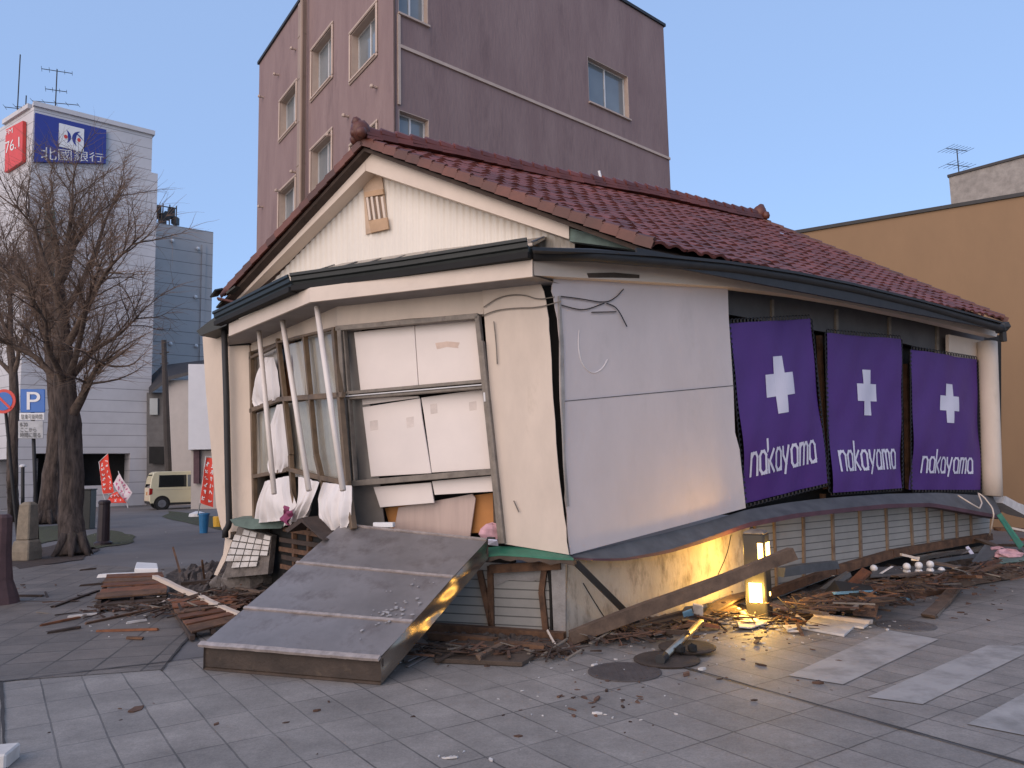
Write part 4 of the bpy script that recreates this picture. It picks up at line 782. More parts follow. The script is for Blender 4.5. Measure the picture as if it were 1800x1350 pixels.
mb = MB(); mb.bar(PF.at(748, 1106, .02), PF.at(993, 1124, .02), .09, .13); mb.bar(PF.at(862, 1000, -.02), PF.at(986, 993, -.02), .06, .08); mb.build('bottom_sill', M['rust'], fw)
g0 = [(850, 963), (880, 960), (920, 961), (960, 967), (1000, 976)]; g1 = [(850, 976), (880, 973), (930, 976), (970, 980), (1008, 981)]
A = resample([PF.at(x, y, .0) for x, y in g0], 16); Bq = resample([PF.at(x, y, .16) for x, y in g1], 16); mb = MB()
for k in range(16): mb.hexa([A[k] - V((0, 0, .02)), A[k + 1] - V((0, 0, .02)), Bq[k + 1] - V((0, 0, .02)), Bq[k] - V((0, 0, .02))], [A[k], A[k + 1], Bq[k + 1], Bq[k]])
gf = mb.build('green_flashing', M['green'], shop)
mb = MB()
for k in range(16): a, c = Bq[k] - V((0, 0, .022)), Bq[k + 1] - V((0, 0, .022)); j1, j2 = .035 + .012 * math.sin(k * 1.7), .035 + .012 * math.sin((k + 1) * 1.7); mb.hexa([a - V((0, 0, j1)), c - V((0, 0, j2)), c - PF.n * .12 - V((0, 0, j2)), a - PF.n * .12 - V((0, 0, j1))], [a, c, c - PF.n * .12, a - PF.n * .12])
mb.build('rotten_edge', M['browned'], gf)
# front wall above the windows, big window
hdr = [(560, 510), (700, 500), (850, 475), (850, 556), (838, 553), (720, 562), (604, 575), (584, 574)]
mb = MB(); mb.prism([PF.at(x, y, 0) for x, y in [(592, 505), (850, 470), (850, 552), (720, 560), (592, 574)]], -PF.n * .15); mb.build('window_header', M['cream'], shop)
mb = MB(); mb.prism([PB.at(x, y, 0) for x, y in [(436, 560), (592, 505), (592, 574), (515, 592), (440, 618)]], -PB.n * .15); mb.build('bay_header', M['cream'], shop)
wf = MB()
def fbar(pl, a, c, w_, off=0.03, d=.07, mbx=None): (mbx or wf).bar(pl.at(*a, off), pl.at(*c, off), d, w_, up=(0, 0, 1)) if abs(a[0] - c[0]) > abs(a[1] - c[1]) else (mbx or wf).bar(pl.at(*a, off), pl.at(*c, off), w_, d, up=tuple(pl.n))
fbar(PF, (598, 577), (620, 935), .05); fbar(PF, (592, 578), (842, 556), .055)
fbar(PF, (840, 556), (882, 955), .05); fbar(PF, (848, 600), (886, 955), .035, .05)
for (a, c, w_) in [((603, 692), (852, 670), .035), ((608, 701), (852, 681), .03), ((620, 850), (868, 829), .06), ((606, 580), (626, 850), .02)]: fbar(PF, a, c, w_, .0)
wo = wf.build('shop_window', M['alu'], shop, bevel=.004)
wf = MB(); fbar(PF, (604, 697), (852, 676), .012, .035, .03); fbar(PF, (852, 690), (853, 706), .02, .06, .03); wf.build('frame_strip', M['winframe'], wo)
def board(name, pl, px, off, m_, parent, th=.02): mb = MB(); mb.pslab(pl, px, off, th); return mb.build(name, m_, parent, bevel=.003)
board('backing_board', PF, [(622, 584), (728, 572), (735, 677), (634, 690)], -.06, M['board'], wo)
board('backing_board', PF, [(729, 572), (838, 560), (848, 668), (736, 677)], -.062, M['board'], wo)
board('backing_board', PF, [(637, 716), (738, 700), (741, 727), (742, 734), (758, 832), (652, 838)], -.07, M['board'], wo)
board('backing_board', PF, [(740, 699), (850, 684), (863, 824), (759, 831), (745, 728)], -.08, M['board'], wo)
board('backing_board', PF, [(636, 700), (735, 696), (737, 699), (637, 712)], -.075, M['board'], wo)
board('backing_board', PF, [(656, 856), (757, 848), (763, 884), (668, 892)], -.05, M['board'], wo)
board('backing_board', PF, [(759, 846), (867, 836), (868, 864), (764, 870)], -.055, M['board'], wo)
M['tape'] = mat('faded_tape', (.68, .58, .51), .7)
for px in [(650, 740, 664, 757), (714, 734, 727, 752), (756, 711, 768, 728), (824, 707, 837, 722)]: board('tape_square', PF, [(px[0], px[1]), (px[2], px[1] - 2), (px[2] + 1, px[3] - 2), (px[0] + 1, px[3])], -.0685 if px[0] < 740 else -.0785, M['tape'], wo, .003)
board('rust_stain_mark', PF, jag([(765, 603), (785, 600), (808, 602), (806, 612), (786, 610), (768, 614)], 2, 3), -.0605, mat('faint_stain', (.66, .50, .40), .8), wo, .002)
board('orange_board', PF, [(676, 893), (868, 866), (874, 935), (690, 945)], -.22, M['orange'], wo)
board('hazy_sheet', PF, [(700, 892), (800, 874), (830, 868), (836, 876), (826, 945), (690, 942)], -.15, M['pinkboard'], wo)
board('dark_board', PF, [(866, 866), (880, 866), (884, 948), (868, 948)], -.20, M['browned'], wo)
board('grey_pane', PF, [(602, 582), (634, 578), (676, 925), (625, 930)], -.10, M['greypane'], wo)
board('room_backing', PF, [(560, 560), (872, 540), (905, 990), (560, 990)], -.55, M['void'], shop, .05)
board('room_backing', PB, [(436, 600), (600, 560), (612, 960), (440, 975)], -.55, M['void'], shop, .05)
# bay window: posts, rails, panes
bw = MB()
for (a, c, w_) in [((442, 618), (449, 925), .06), ((489, 596), (512, 800), .05), ((511, 800), (519, 918), .05), ((536, 590), (556, 800), .035), ((556, 800), (575, 880), .045), ((588, 580), (612, 860), .06), ((612, 860), (622, 930), .05)]: fbar(PB, a, c, w_, .02, .06, bw)
for (a, c, w_) in [((441, 722), (492, 702), .06), ((492, 702), (604, 694), .06), ((446, 838), (506, 826), .05), ((506, 824), (556, 838), .05), ((556, 838), (614, 850), .05), ((440, 630), (490, 606), .04), ((490, 602), (590, 577), .03)]: fbar(PB, a, c, w_, .025, .05, bw)
bo = bw.build('bay_window', M['alu2'], shop, bevel=.004)
for px in [[(492, 600), (536, 588), (540, 697), (495, 700)], [(538, 590), (588, 577), (600, 692), (544, 696)], [(446, 730), (490, 712), (506, 822), (450, 834)], [(494, 712), (542, 704), (556, 836), (508, 824)], [(544, 704), (600, 700), (612, 846), (558, 836)]]:
    board('pane', PB, px, -.02, M['glass'], bo, .006)
board('timber_jamb', PB, [(500, 605), (516, 600), (520, 697), (505, 699)], -.06, M['woodorange'], bo)
board('white_jamb', PB, [(529, 594), (539, 592), (547, 694), (537, 696)], -.05, M['board'], bo)
# left pilaster and wall end
mb = MB(); mb.prism([PC.at(x, y, 0) for x, y in [(402, 606), (437, 604), (442, 640), (452, 918), (446, 930), (404, 935)]], -PC.n * .2); mb.build('pilaster', M['cream'], shop)
mb = MB(); mb.prism([PC.at(x, y, .03) for x, y in [(401, 592), (437, 588), (438, 606), (402, 608)]], -PC.n * .2); mb.build('pilaster_gap', M['void'], shop)
mb = MB(); mb.prism([PC.at(x, y, -.05) for x, y in [(356, 592), (403, 586), (405, 945), (397, 950), (388, 925), (380, 890), (372, 800), (362, 690)]], -PC.n * 2.2); mb.build('left_wall', M['cream'], shop)
mb = MB(); mb.tube([PC.at(394, 575, .12), PC.at(398, 700, .12), PC.at(401, 850, .12), PC.at(403, 918, .12), PC.at(401, 926, .12), PC.at(396, 933, .12), PC.at(396, 945, .12)], .042, 8); mb.build('downpipe', M['darkmetal'], shop, smooth=True)
mb = MB(); mb.prism([PC.at(x, y, .06) for x, y in [(396, 945), (408, 950), (396, 985), (382, 1012), (376, 1010), (392, 975)]], -PC.n * .03); mb.build('torn_corner_trim', M['cream_trim'], shop)
for a, c in [((455, 578), (482, 868)), ((496, 560), (543, 862)), ((557, 540), (603, 862))]:
    mb = MB(); mb.tube([PB.at(*a, .22), PB.at(*c, .28)], .03, 10); mb.build('canopy_post', M['pole'], shop, smooth=True)
# front fascia, soffit, gutter and the little pent roof
FZ = 3.38
FA, FB, FC = G(936, 486, FZ), G(545, 531, FZ), G(402, 591, FZ)
hA, hB, hC = .165, .155, .165
H = lambda h: V((0, 0, h))
inn = (FB - FA).normalized(); inn = V((-inn.y, inn.x, 0)); inn = inn if inn.y > 0 else -inn
mb = MB()
for p, q_, h1, h2 in ((FA, FB, hA, hB), (FB, FC, hB, hC)):
    d = (q_ - p).normalized(); nn = V((-d.y, d.x, 0)); nn = nn if nn.y > 0 else -nn
    mb.hexa([p, q_, q_ + nn * .03, p + nn * .03], [p + H(h1), q_ + H(h2), q_ + nn * .03 + H(h2), p + nn * .03 + H(h1)])
mb.build('front_fascia', M['cream_trim'], shop)
def planz(pl, px, z, off=0): p = pl.at(px, 600, off); return V((p.x, p.y, z))
mb = MB(); s_ = .01
mb.poly([FA + H(s_), FB + H(s_), planz(PF, 592, FZ + s_, -.05), planz(PF, 990, FZ + s_, -.05)]); mb.poly([FB + H(s_), FC + H(s_), planz(PC, 400, FZ + s_, -.2), planz(PB, 441, FZ + s_, -.05), planz(PF, 592, FZ + s_, -.05)])
mb.build('soffit', mat('grey_soffit', (.30, .27, .25), .8, .2, 3), shop)
# gutter: ogee channel along the front and round the side
def sweep(mb, pts, prof):
    n = len(prof); R_ = []
    for k, p in enumerate(pts):
        d = (pts[min(k + 1, len(pts) - 1)] - pts[max(k - 1, 0)]).normalized(); x = V((-d.y, d.x, 0)).normalized(); x = x if x.y > 0 else -x
        R_.append([p - x * a + V((0, 0, b_)) for a, b_ in prof])
    mb.idx([q for r_ in R_ for q in r_], [(k * n + j, k * n + (j + 1) % n, (k + 1) * n + (j + 1) % n, (k + 1) * n + j) for k in range(len(pts) - 1) for j in range(n)] + [tuple(range(n)), tuple((len(pts) - 1) * n + j for j in range(n))])
gp = [(.0, .0), (.09, .0), (.10, .03), (.12, .045), (.125, .085), (.145, .095), (.145, .125), (.13, .125), (.11, .06), (.0, .05)]
gB = G(524, 505, 3.60); gC = G(392, 566, 3.62); gA = G(936, 447, 3.60)
mb = MB(); sweep(mb, [gA, lerp(gA, gB, .5) + V((0, 0, -.01)), gB], gp); sweep(mb, [gB + (gB - gC).normalized() * .05 - H(.012), gC], gp); gu = mb.build('front_gutter', M['gutter'], shop)
mb = MB(); pb_ = [(.02, -.06), (.12, -.06), (.12, -.002), (.02, -.002)]; sweep(mb, [gA + H(.0), lerp(gA, gB, .5) + V((0, 0, -.01)), gB], pb_); sweep(mb, [gB + (gB - gC).normalized() * .03 - H(.012), gC], pb_); mb.build('gutter_shadow_strip', M['void'], shop)  # black strip below the gutter: the shadow gap put in as dark colour
mb = MB(); mb.box(lerp(gA, gB, .5) + V((-.02, .06, .02)), .01, .01, .01); 
e0 = PR.at(936, 452, .25); 
gs = [gA, PR.at(1040, 449, .34), PR.at(1150, 459, .36), PR.at(1280, 470, .36), PR.at(1400, 489, .36), PR.at(1500, 508, .36), PR.at(1620, 537, .36), PR.at(1762, 578, .36)]
mb = MB(); mb.tube(resample(gs, 30), .066, 9); mb.build('side_gutter', M['darkmetal'], shop, smooth=True)
mb = MB(); gi = [PR.at(x, y, .1) for x, y in top]; go = [PR.at(936, 440, .42), PR.at(1040, 444, .42), PR.at(1150, 450, .45), PR.at(1280, 463, .45), PR.at(1400, 481, .45), PR.at(1500, 501, .45), PR.at(1620, 530, .45), PR.at(1760, 568, .45)]
for k in range(7): mb.hexa([gi[k], gi[k + 1], go[k + 1], go[k]], [p + H(.03) for p in (gi[k], gi[k + 1], go[k + 1], go[k])])
mb.build('side_soffit', M['darkmetal'], shop)
mb = MB(); ea, eb = PR.at(1120, 440, .38), PR.at(1762, 570, .38); ds = V((0, 0, -.10)); mb.hexa([ea + ds, eb + ds, eb + ds - PR.n * .03, ea + ds - PR.n * .03], [ea + H(.03), eb + H(.03), eb + H(.03) - PR.n * .03, ea + H(.03) - PR.n * .03]); mb.build('eave_shadow_board', M['darkmetal'], shop)  # dark board added as the eave's shadow band between tiles and gutter
mb = MB(); p = gs[-1]; mb.ball(p + V((0, 0, .02)), .11, 8, (1, 1, .8), .25); mb.tube([p, p - V((0, 0, .2))], .05, 7); mb.build('gutter_outlet', M['darkmetal'], shop)
# gable roof
E1 = G(1150, 432, 3.82); E2 = G(1764, 563, 3.78)
a150 = R(150); PGv = Plane(E1, (math.cos(a150), math.sin(a150)))     # verge plane
N1 = PGv.at(640, 250); L1 = PGv.at(392, 520); N2 = G(1332, 388, N1.z); L2 = L1 + (N2 - N1)
mb = MB(); 
def pent(px, z): return G(px[0], px[1], z)
PGw = Plane(PGv.p - PGv.n * .32, PGv.d)      # gable siding plane
ptop = [PGw.at(960, 416), PGw.at(760, 439), PGw.at(600, 463), PGw.at(420, 530)]
po = [gA + H(.11), lerp(gA, gB, .45) + H(.11), gB + H(.11), gC + H(.11)]
for k in range(3): mb.hexa([po[k] - H(.03), po[k + 1] - H(.03), ptop[k + 1] - H(.03), ptop[k] - H(.03)], [po[k], po[k + 1], ptop[k + 1], ptop[k]])
pr_ = mb.build('pent_roof', M['steelside'], shop)
mb = MB()
for k in range(9):
    t = k / 8; a = lerp(po[0], po[2], t); c = lerp(ptop[0], ptop[2], t); mb.bar(a + H(.012), lerp(a, c, .8) + H(.012), .02, .012)
mb.build('roof_seam', M['ledge'], pr_)
# siding: real ribs
mb = MB(); ax_ = PGw.at(642, 296); rx = PGw.at(1010, 425); lx = PGw.at(395, 535); zb = 3.5
tA, tRt, tLf = [(p - PGw.p).dot(PGw.d) for p in (ax_, rx, lx)]
def gz(t): return lerp(ax_.z, rx.z, (t - tA) / (tRt - tA)) if (t - tA) * (tRt - tA) > 0 else lerp(ax_.z, lx.z, (t - tA) / (tLf - tA))
N_ = 240
tt = [tRt + (tLf - tRt) * k / N_ for k in range(N_ + 1)]
for k in range(N_):
    o1 = .010 if (k // 2) % 2 else 0; o2 = .010 if ((k + 1) // 2) % 2 else 0
    if gz(tt[k]) > zb and gz(tt[k + 1]) > zb: mb.poly([PGw.pt(tt[k], zb, o1), PGw.pt(tt[k + 1], zb, o2), PGw.pt(tt[k + 1], gz(tt[k + 1]) + .05, o2), PGw.pt(tt[k], gz(tt[k]) + .05, o1)])
mb.build('gable_siding', M['siding'], shop, recalc=False)
mb = MB(); q_ = [(638, 300), (645, 306), (1000, 419), (1000, 401), (640, 274)]
mb.prism([PGw.at(x, y, .22) for x, y in [(640, 264), (1000, 393), (1000, 420), (643, 300)]], -PGw.n * .2); mb.prism([PGw.at(x, y, .22) for x, y in [(639.5, 264), (642.5, 300), (411, 535), (382, 545)]], -PGw.n * .2); bg_ = mb.build('bargeboard', M['cream_trim'], shop)
mb = MB(); mb.prism([PGw.at(x, y, .20) for x, y in [(1001, 401), (1145, 436), (1140, 442), (1001, 424)]], -PGw.n * .1); mb.build('green_eave_panel', M['greenscrap'], shop)
mb = MB(); mb.prism([PGw.at(x, y, .03) for x, y in [(638, 318), (655, 303), (671, 309), (683, 402), (643, 412)]], -PGw.n * .015); lv = mb.build('gable_louvre', M['woodorange'] if False else mat('tan_louvre', (.50, .36, .25), .8, .2, 5), shop)
for x in (643, 651, 660, 669): mb = MB(); mb.prism([PGw.at(a, c, .055) for a, c in [(x, 346), (x + 3.5, 345), (x + 9, 386), (x + 5.5, 387)]], -PGw.n * .024); mb.build('louvre_slat', M['cream_trim'], lv)
mb = MB(); mb.prism([PGw.at(a, c, .035) for a, c in [(642, 347), (671, 341), (677, 383), (648, 389)]], -PGw.n * .004); mb.build('louvre_opening', mat('louvre_shade_board', (.22, .15, .10), .8), lv)
M['lrail'] = mat('louvre_frame', (.46, .30, .18), .8, .2, 5)
mb = MB(); mb.prism([PGw.at(a, c, .06) for a, c in [(640, 338), (672, 332), (674, 341), (642, 347)]], -PGw.n * .028); mb.build('louvre_rail', M['lrail'], lv)
mb = MB(); mb.prism([PGw.at(a, c, .06) for a, c in [(648, 388), (680, 382), (683, 402), (652, 409)]], -PGw.n * .028); mb.build('louvre_rail', M['lrail'], lv)
# roof deck
mb = MB(); D_ = V((0, 0, -.07)); mb.prism([E1 + D_, E2 + D_, N2 + D_, N1 + D_], V((0, 0, -.05))); mb.prism([L1 + D_, N1 + D_, N2 + D_, L2 + D_], V((0, 0, -.05))); rf = mb.build('roof', M['wooddark'], shop)
def tiles(mb, q, nc, nr, flip=False):
    """interlocking wave tiles laid course over course on one slope; q eave-start, eave-end, ridge-end, ridge-start"""
    n = (q[1] - q[0]).cross(q[3] - q[0]).normalized(); n = n if n.z > 0 else -n
    for r_ in range(nr):
        for c in range(nc):
            mb.a = random.random(); ju, jv, jn = rnd(-.03, .03), rnd(-.05, .05), rnd(-.006, .008); rows = []
            for v, lift in ((0, .036), (1.12, .012)):
                row = []
                for k in range(7):
                    u = k / 6; wv = .026 * math.sin(math.pi * min(1, u / .68)) if u < .68 else -.008 * math.sin(math.pi * (u - .68) / .32)
                    p = bil(q, (c + u * 1.03 + ju) / nc, min(1.0, (r_ + v + jv) / nr)); row.append(p + n * (lift + wv + jn))
                rows.append(row)
            base = [p - n * .03 for p in rows[0]]
            P = base + rows[0] + rows[1]; mb.idx(P, [(k, k + 1, k + 8, k + 7) for k in range(6)] + [(7 + k, 8 + k, 15 + k, 14 + k) for k in range(6)])
    mb.a = .5
random.seed(21)
mb = MB(); tiles(mb, [E1, E2, N2, N1], 33, 18); mb.build('tile_slope', M['tile'], rf, recalc=False)
mb = MB(); tiles(mb, [L1, L2, N2, N1], 22, 13); mb.build('tile_slope', M['tile'], rf, recalc=False)
for P0, P1, n_ in ((E1, N1, 21), (L1, N1, 17), (E2, N2, 18)):
    d = (P1 - P0); mb = MB()
    for k in range(n_):
        mb.a = random.random(); a = P0 + d * (k / n_) + H(.036 + rnd(-.004, .005)); c = P0 + d * ((k + 1.05) / n_) + H(.02)
        mb.tube([a, c], [.056, .050], 8); o_ = PGv.n * .045 if P0 is not E2 else V((.07, 0, 0)); mb.bar(a + o_ - H(.04), c + o_ - H(.036), .022, .085)
    mb.build('verge_tile', M['tile_edge'], rf)
mb = MB(); n_ = 34; d = N2 - N1
for k in range(n_):
    mb.a = random.random(); a = N1 + d * (k / n_); c = N1 + d * ((k + 1.0) / n_); s1 = .02 * math.sin(k * .35)
    for lv_ in range(2): mb.bar(a + H(.03 + lv_ * .045 + s1 + rnd(-.006, .006)), c + H(.03 + lv_ * .045 + s1), .26 - .035 * lv_, .036)
    mb.tube([a + H(.135 + s1), c + H(.125 + s1)], [.09, .072], 9)
rd = mb.build('ridge', M['tile'], rf)
for p, sgn in ((N1, -1), (N2, 1)):
    mb = MB(); dd_ = d.normalized() * sgn; mb.ball(p + dd_ * .05 + H(.14), .13, 12, (1, 1, 1.1), .06); mb.ball(p + dd_ * .10 + H(.25), .07, 8, (1, 1, 1), .1); x = V((-dd_.y, dd_.x, 0))
    for s2 in (-1, 1): mb.ball(p + dd_ * .08 + x * .12 * s2 + H(.07), .075, 8, (1, 1, 1), .1)
    mb.ball(p + dd_ * .13 + H(.10), .06, 8); mb.tube([p + H(.16), p + dd_ * .16 + H(.17)], .07, 10); mb.build('ridge_end_tile', M['tile_edge'], rd, smooth=True)
p = lerp(N1, N2, .53); mb = MB(); mb.tube([p + H(.1), p + H(.30) + V((-.04, 0, 0))], .02, 8); mb.build('vent_stub', M['white'], rf)
# shattered left eave tip
for k in range(7):
    p = L1 + V((rnd(-.15, .25), rnd(-.2, .3), rnd(-.22, .12))); mb = MB(); mb.box(p, rnd(.15, .3), rnd(.1, .2), .025, rot=Matrix.Rotation(rnd(-.7, .7), 3, 'Y') @ Matrix.Rotation(rnd(0, 3), 3, 'Z')); mb.build('broken_tile', M['tile'] if k % 3 == 0 else M['gutter'], rf)
mb = MB(); mb.prism([PC.at(x, y, .25) for x, y in [(345, 582), (384, 552), (400, 560), (398, 572), (352, 590)]], -PC.n * .5); mb.build('bent_gutter_end', M['gutter'], shop)

# ---------------------------------------------------------------- curtains in the bay
random.seed(5)
def curtain(label, le, re_, off, m_, fold=4, amp=.03, bulge=.05):
    """cloth between a left and a right hem, each traced from top to bottom"""
    A = resample([PB.at(*p, off) for p in le], 20); B = resample([PB.at(*p, off) for p in re_], 20); ph = rnd(0, 6); w2 = [rnd(-1, 1) for _ in range(6)]
    def f(u, v):
        k = round(v * 20); p = lerp(A[k], B[k], u)
        s_ = math.sin(u * fold * 3.14 + ph + .9 * math.sin(v * 2.6 + ph)) + .45 * math.sin(u * fold * 7.1 + ph * 2 + v * 2.2 * w2[0]) + .25 * math.sin(v * 9 * w2[1] + u * 11)
        return p + PB.n * (amp * s_ * (.45 + .55 * v) + bulge * math.sin(math.pi * min(1, v * 1.05)) * math.sin(math.pi * u))
    mb = MB(); mb.grid(f, 64, 20); return tag(mb.build('curtain', m_, smooth=True, recalc=False), label, 'curtain')
cl = M['cloth']
curtain('bulging white curtain hanging out of the upper left bay pane', [(466, 628), (455, 655), (446, 685), (442, 705), (446, 716)], [(480, 628), (489, 652), (493, 684), (492, 696), (488, 703)], .04, cl, 6, .020, .10)
curtain('narrow white curtain twisted out between the middle bay posts', [(486, 712), (476, 750), (480, 790), (474, 818), (478, 832)], [(497, 710), (500, 745), (505, 785), (505, 815), (497, 830)], .05, cl, 5, .024, .05)
curtain('wide white curtain spilling over the sill at the left of the bay', [(466, 846), (459, 868), (453, 895), (447, 920)], [(508, 836), (514, 866), (521, 892), (526, 912)], .05, cl, 9, .030, .06)
curtain('white curtain blown sideways at the middle foot of the bay', [(527, 838), (527, 868), (524, 890), (508, 908), (500, 926)], [(563, 848), (558, 866), (553, 882), (548, 896), (540, 906)], .06, cl, 6, .028, .05)
curtain('white curtain knotted below the rail at the right of the bay', [(570, 848), (563, 876), (565, 905), (574, 932)], [(617, 854), (618, 880), (614, 908), (606, 932)], .06, cl, 7, .030, .07)
curtain('white curtain panel behind the pole in the upper middle bay pane', [(506, 606), (510, 650), (512, 696)], [(529, 600), (534, 650), (539, 694)], -.05, cl, 3, .012, .0)
curtain('grey drape drawn across the upper right bay pane', [(538, 590), (544, 698)], [(590, 576), (602, 694)], -.07, M['drape'], 6, .016, 0)
curtain('grey drape behind the lower left bay pane', [(446, 728), (450, 838)], [(491, 712), (506, 826)], -.07, M['drape'], 5, .016, 0)
curtain('grey drape behind the lower middle bay pane', [(494, 710), (508, 838)], [(543, 704), (558, 840)], -.07, M['drape'], 6, .016, 0)
curtain('grey drape behind the lower right bay pane', [(544, 704), (558, 844)], [(601, 698), (614, 850)], -.07, M['drape'], 6, .016, 0)
curtain('pale curtain hanging straight behind the upper left bay post', [(450, 628), (448, 716)], [(488, 606), (493, 700)], -.10, M['drape'], 4, .016, 0)
mb = MB(); c_ = PB.at(505, 906, .17); mb.grid(lambda u, v: c_ + PB.d * ((.5 - u) * .22 + .03 * math.sin(v * 5)) + V((0, 0, (v - .5) * .17 + .03 * math.sin(u * 6))) + PB.n * (.025 * math.sin(u * 14 + v * 4) + .02 * math.sin(v * 9)), 20, 12); tag(mb.build('cloth_scrap', M['magenta'], smooth=True, recalc=False), 'magenta cloth poking out under the bay curtains', 'cloth')

# ---------------------------------------------------------------- banners
LET = {'n': ([[(0, 0), (0, 1)], [(0, .8), (.25, 1), (.55, 1), (.75, .8), (.75, 0)]], .75), 'a': ([[(0, .82), (.2, 1), (.5, 1), (.7, .82), (.7, 0)], [(.7, .12), (.45, 0), (.2, 0), (0, .2), (0, .42), (.0, .8)]], .7),
       'k': ([[(0, 0), (0, 1.5)], [(.62, 1), (.08, .5), (.66, 0)]], .64), 'y': ([[(0, 1), (.02, .62), (.36, .2)], [(.72, 1), (.36, .2), (.2, -.22)]], .72), 'm': ([[(0, 0), (0, 1)], [(0, .85), (.2, 1), (.35, 1), (.5, .85), (.5, 0)], [(.5, .85), (.7, 1), (.85, 1), (1.0, .85), (1.0, 0)]], 1.0)}
def ribbon(mb, q, pts, hw_u, hw_v, off):
    for (a, c) in zip(pts, pts[1:]):
        L = math.hypot((c[0] - a[0]), (c[1] - a[1])) or 1; nx, ny = -(c[1] - a[1]) / L, (c[0] - a[0]) / L; ex, ey = (c[0] - a[0]) / L * .5, (c[1] - a[1]) / L * .5
        mb.poly([bil(q, u, v) + off for u, v in [(a[0] - ex * hw_u + nx * hw_u, a[1] - ey * hw_v + ny * hw_v), (c[0] + ex * hw_u + nx * hw_u, c[1] + ey * hw_v + ny * hw_v), (c[0] + ex * hw_u - nx * hw_u, c[1] + ey * hw_v - ny * hw_v), (a[0] - ex * hw_u - nx * hw_u, a[1] - ey * hw_v - ny * hw_v)]])
def banner(label, px, off, cross, textrow, lean):
    q = [PR.at(*p, off) for p in px]; t = thing('shop_banner', label, 'banner', (q[0] + q[1]) / 2)
    mb = MB(); ph = rnd(0, 6)
    wv = lambda u, v: PR.n * (.030 * math.sin(v * 4 + ph + u * 2.2) * math.sin(math.pi * u) + .013 * math.sin(u * 9 + v * 6 + ph) + .008 * math.sin(u * 19 - v * 13 + ph) + .035 * (1 - v) * (1 - u) * math.sin(v * 9 + ph))
    f = lambda u, v: bil(q, u, v) + wv(u, v)
    mb.grid(f, 16, 24); fb = mb.build('fabric', M['purple'], t, smooth=True, recalc=False)
    # printed cross: a tall narrow bar behind a square block, subdivided to follow the cloth
    mb = MB(); o = PR.n * .006
    def patch(u0, v0, u1, v1, o_, n=6):
        for i in range(n):
            for j in range(n): mb.poly([f(lerp(u0, u1, (i + a) / n), lerp(v0, v1, (j + c) / n)) + o_ for a, c in ((0, 0), (1, 0), (1, 1), (0, 1))])
    cx, cy, w1, h1, w2, h2 = cross
    patch(cx - w1, cy - h1, cx + w1, cy + h1, o); patch(cx - w2, cy - h2, cx - w1, cy + h2, o); patch(cx + w1, cy - h2, cx + w2, cy + h2, o)
    mb.build('printed_cross', M['print'], fb, recalc=False)
    u0, u1, v0, xh = textrow; wd = sum(LET[c][1] for c in 'nakayama') + .32 * 7; x = 0; mb = MB(); su = (u1 - u0) / wd
    for c in 'nakayama':
        for st in LET[c][0]:
            pts = [(u0 + (x + a) * su, v0 + b_ * xh) for a, b_ in st]; qq = q
            for (a, e) in zip(pts, pts[1:]):
                dx, dy = (e[0] - a[0]) / su, (e[1] - a[1]) / xh; L = math.hypot(dx, dy * 1.6) or 1; dx, dy = dx / L, dy * 1.6 / L; k = .115
                P = []
                for (p0, sg) in ((a, -1), (e, 1)):
                    for sd_ in ((1, -1) if sg < 0 else (-1, 1)): P.append(f(p0[0] + (dx * sg * k - dy * sd_ * k) * su, p0[1] + (dy * sg * k + dx * sd_ * k) * xh / 1.6) + PR.n * .008)
                mb.poly(P)
        x += LET[c][1] + .32
    mb.build('lettering', M['print'], fb, recalc=False)
    # lacing cord round the hem
    mb = MB()
    def lace(a, c, outv, n):
        for k in range(n):
            p = lerp(a, c, (k + .1) / n); r_ = lerp(a, c, (k + .9) / n); m_ = lerp(p, r_, .5) + outv
            mb.tube([p, p + outv * .8, m_, r_ + outv * .8, r_], .0085, 4, caps=False)
    upv = V((0, 0, .05)); lace(q[3], q[2], upv, 24); lace(q[0], q[1], -upv * .8, 22); rt = PR.d * .04; lace(q[1], q[2], rt, 34); lace(q[0], q[3], -rt, 34)
    mb.build('lacing', M['black'], t, recalc=False)
banner('purple shop banner torn loose and leaning beside the white cladding, white cross and lettering', [(1313, 886), (1454, 849), (1424, 560), (1284, 568)], -.04, (.50, .625, .062, .165, .165, .065), (.08, .86, .145, .12), 0)
banner('middle purple shop banner with white cross and lettering, gaps on both sides', [(1460, 866), (1585, 858), (1583, 596), (1453, 585)], -.06, (.53, .628, .055, .15, .145, .057), (.10, .90, .135, .115), 0)
banner('purple shop banner beside the round end column with white cross and lettering', [(1604, 861), (1723, 861), (1717, 632), (1602, 614)], -.06, (.52, .632, .05, .145, .13, .055), (.14, .86, .125, .105), 0)

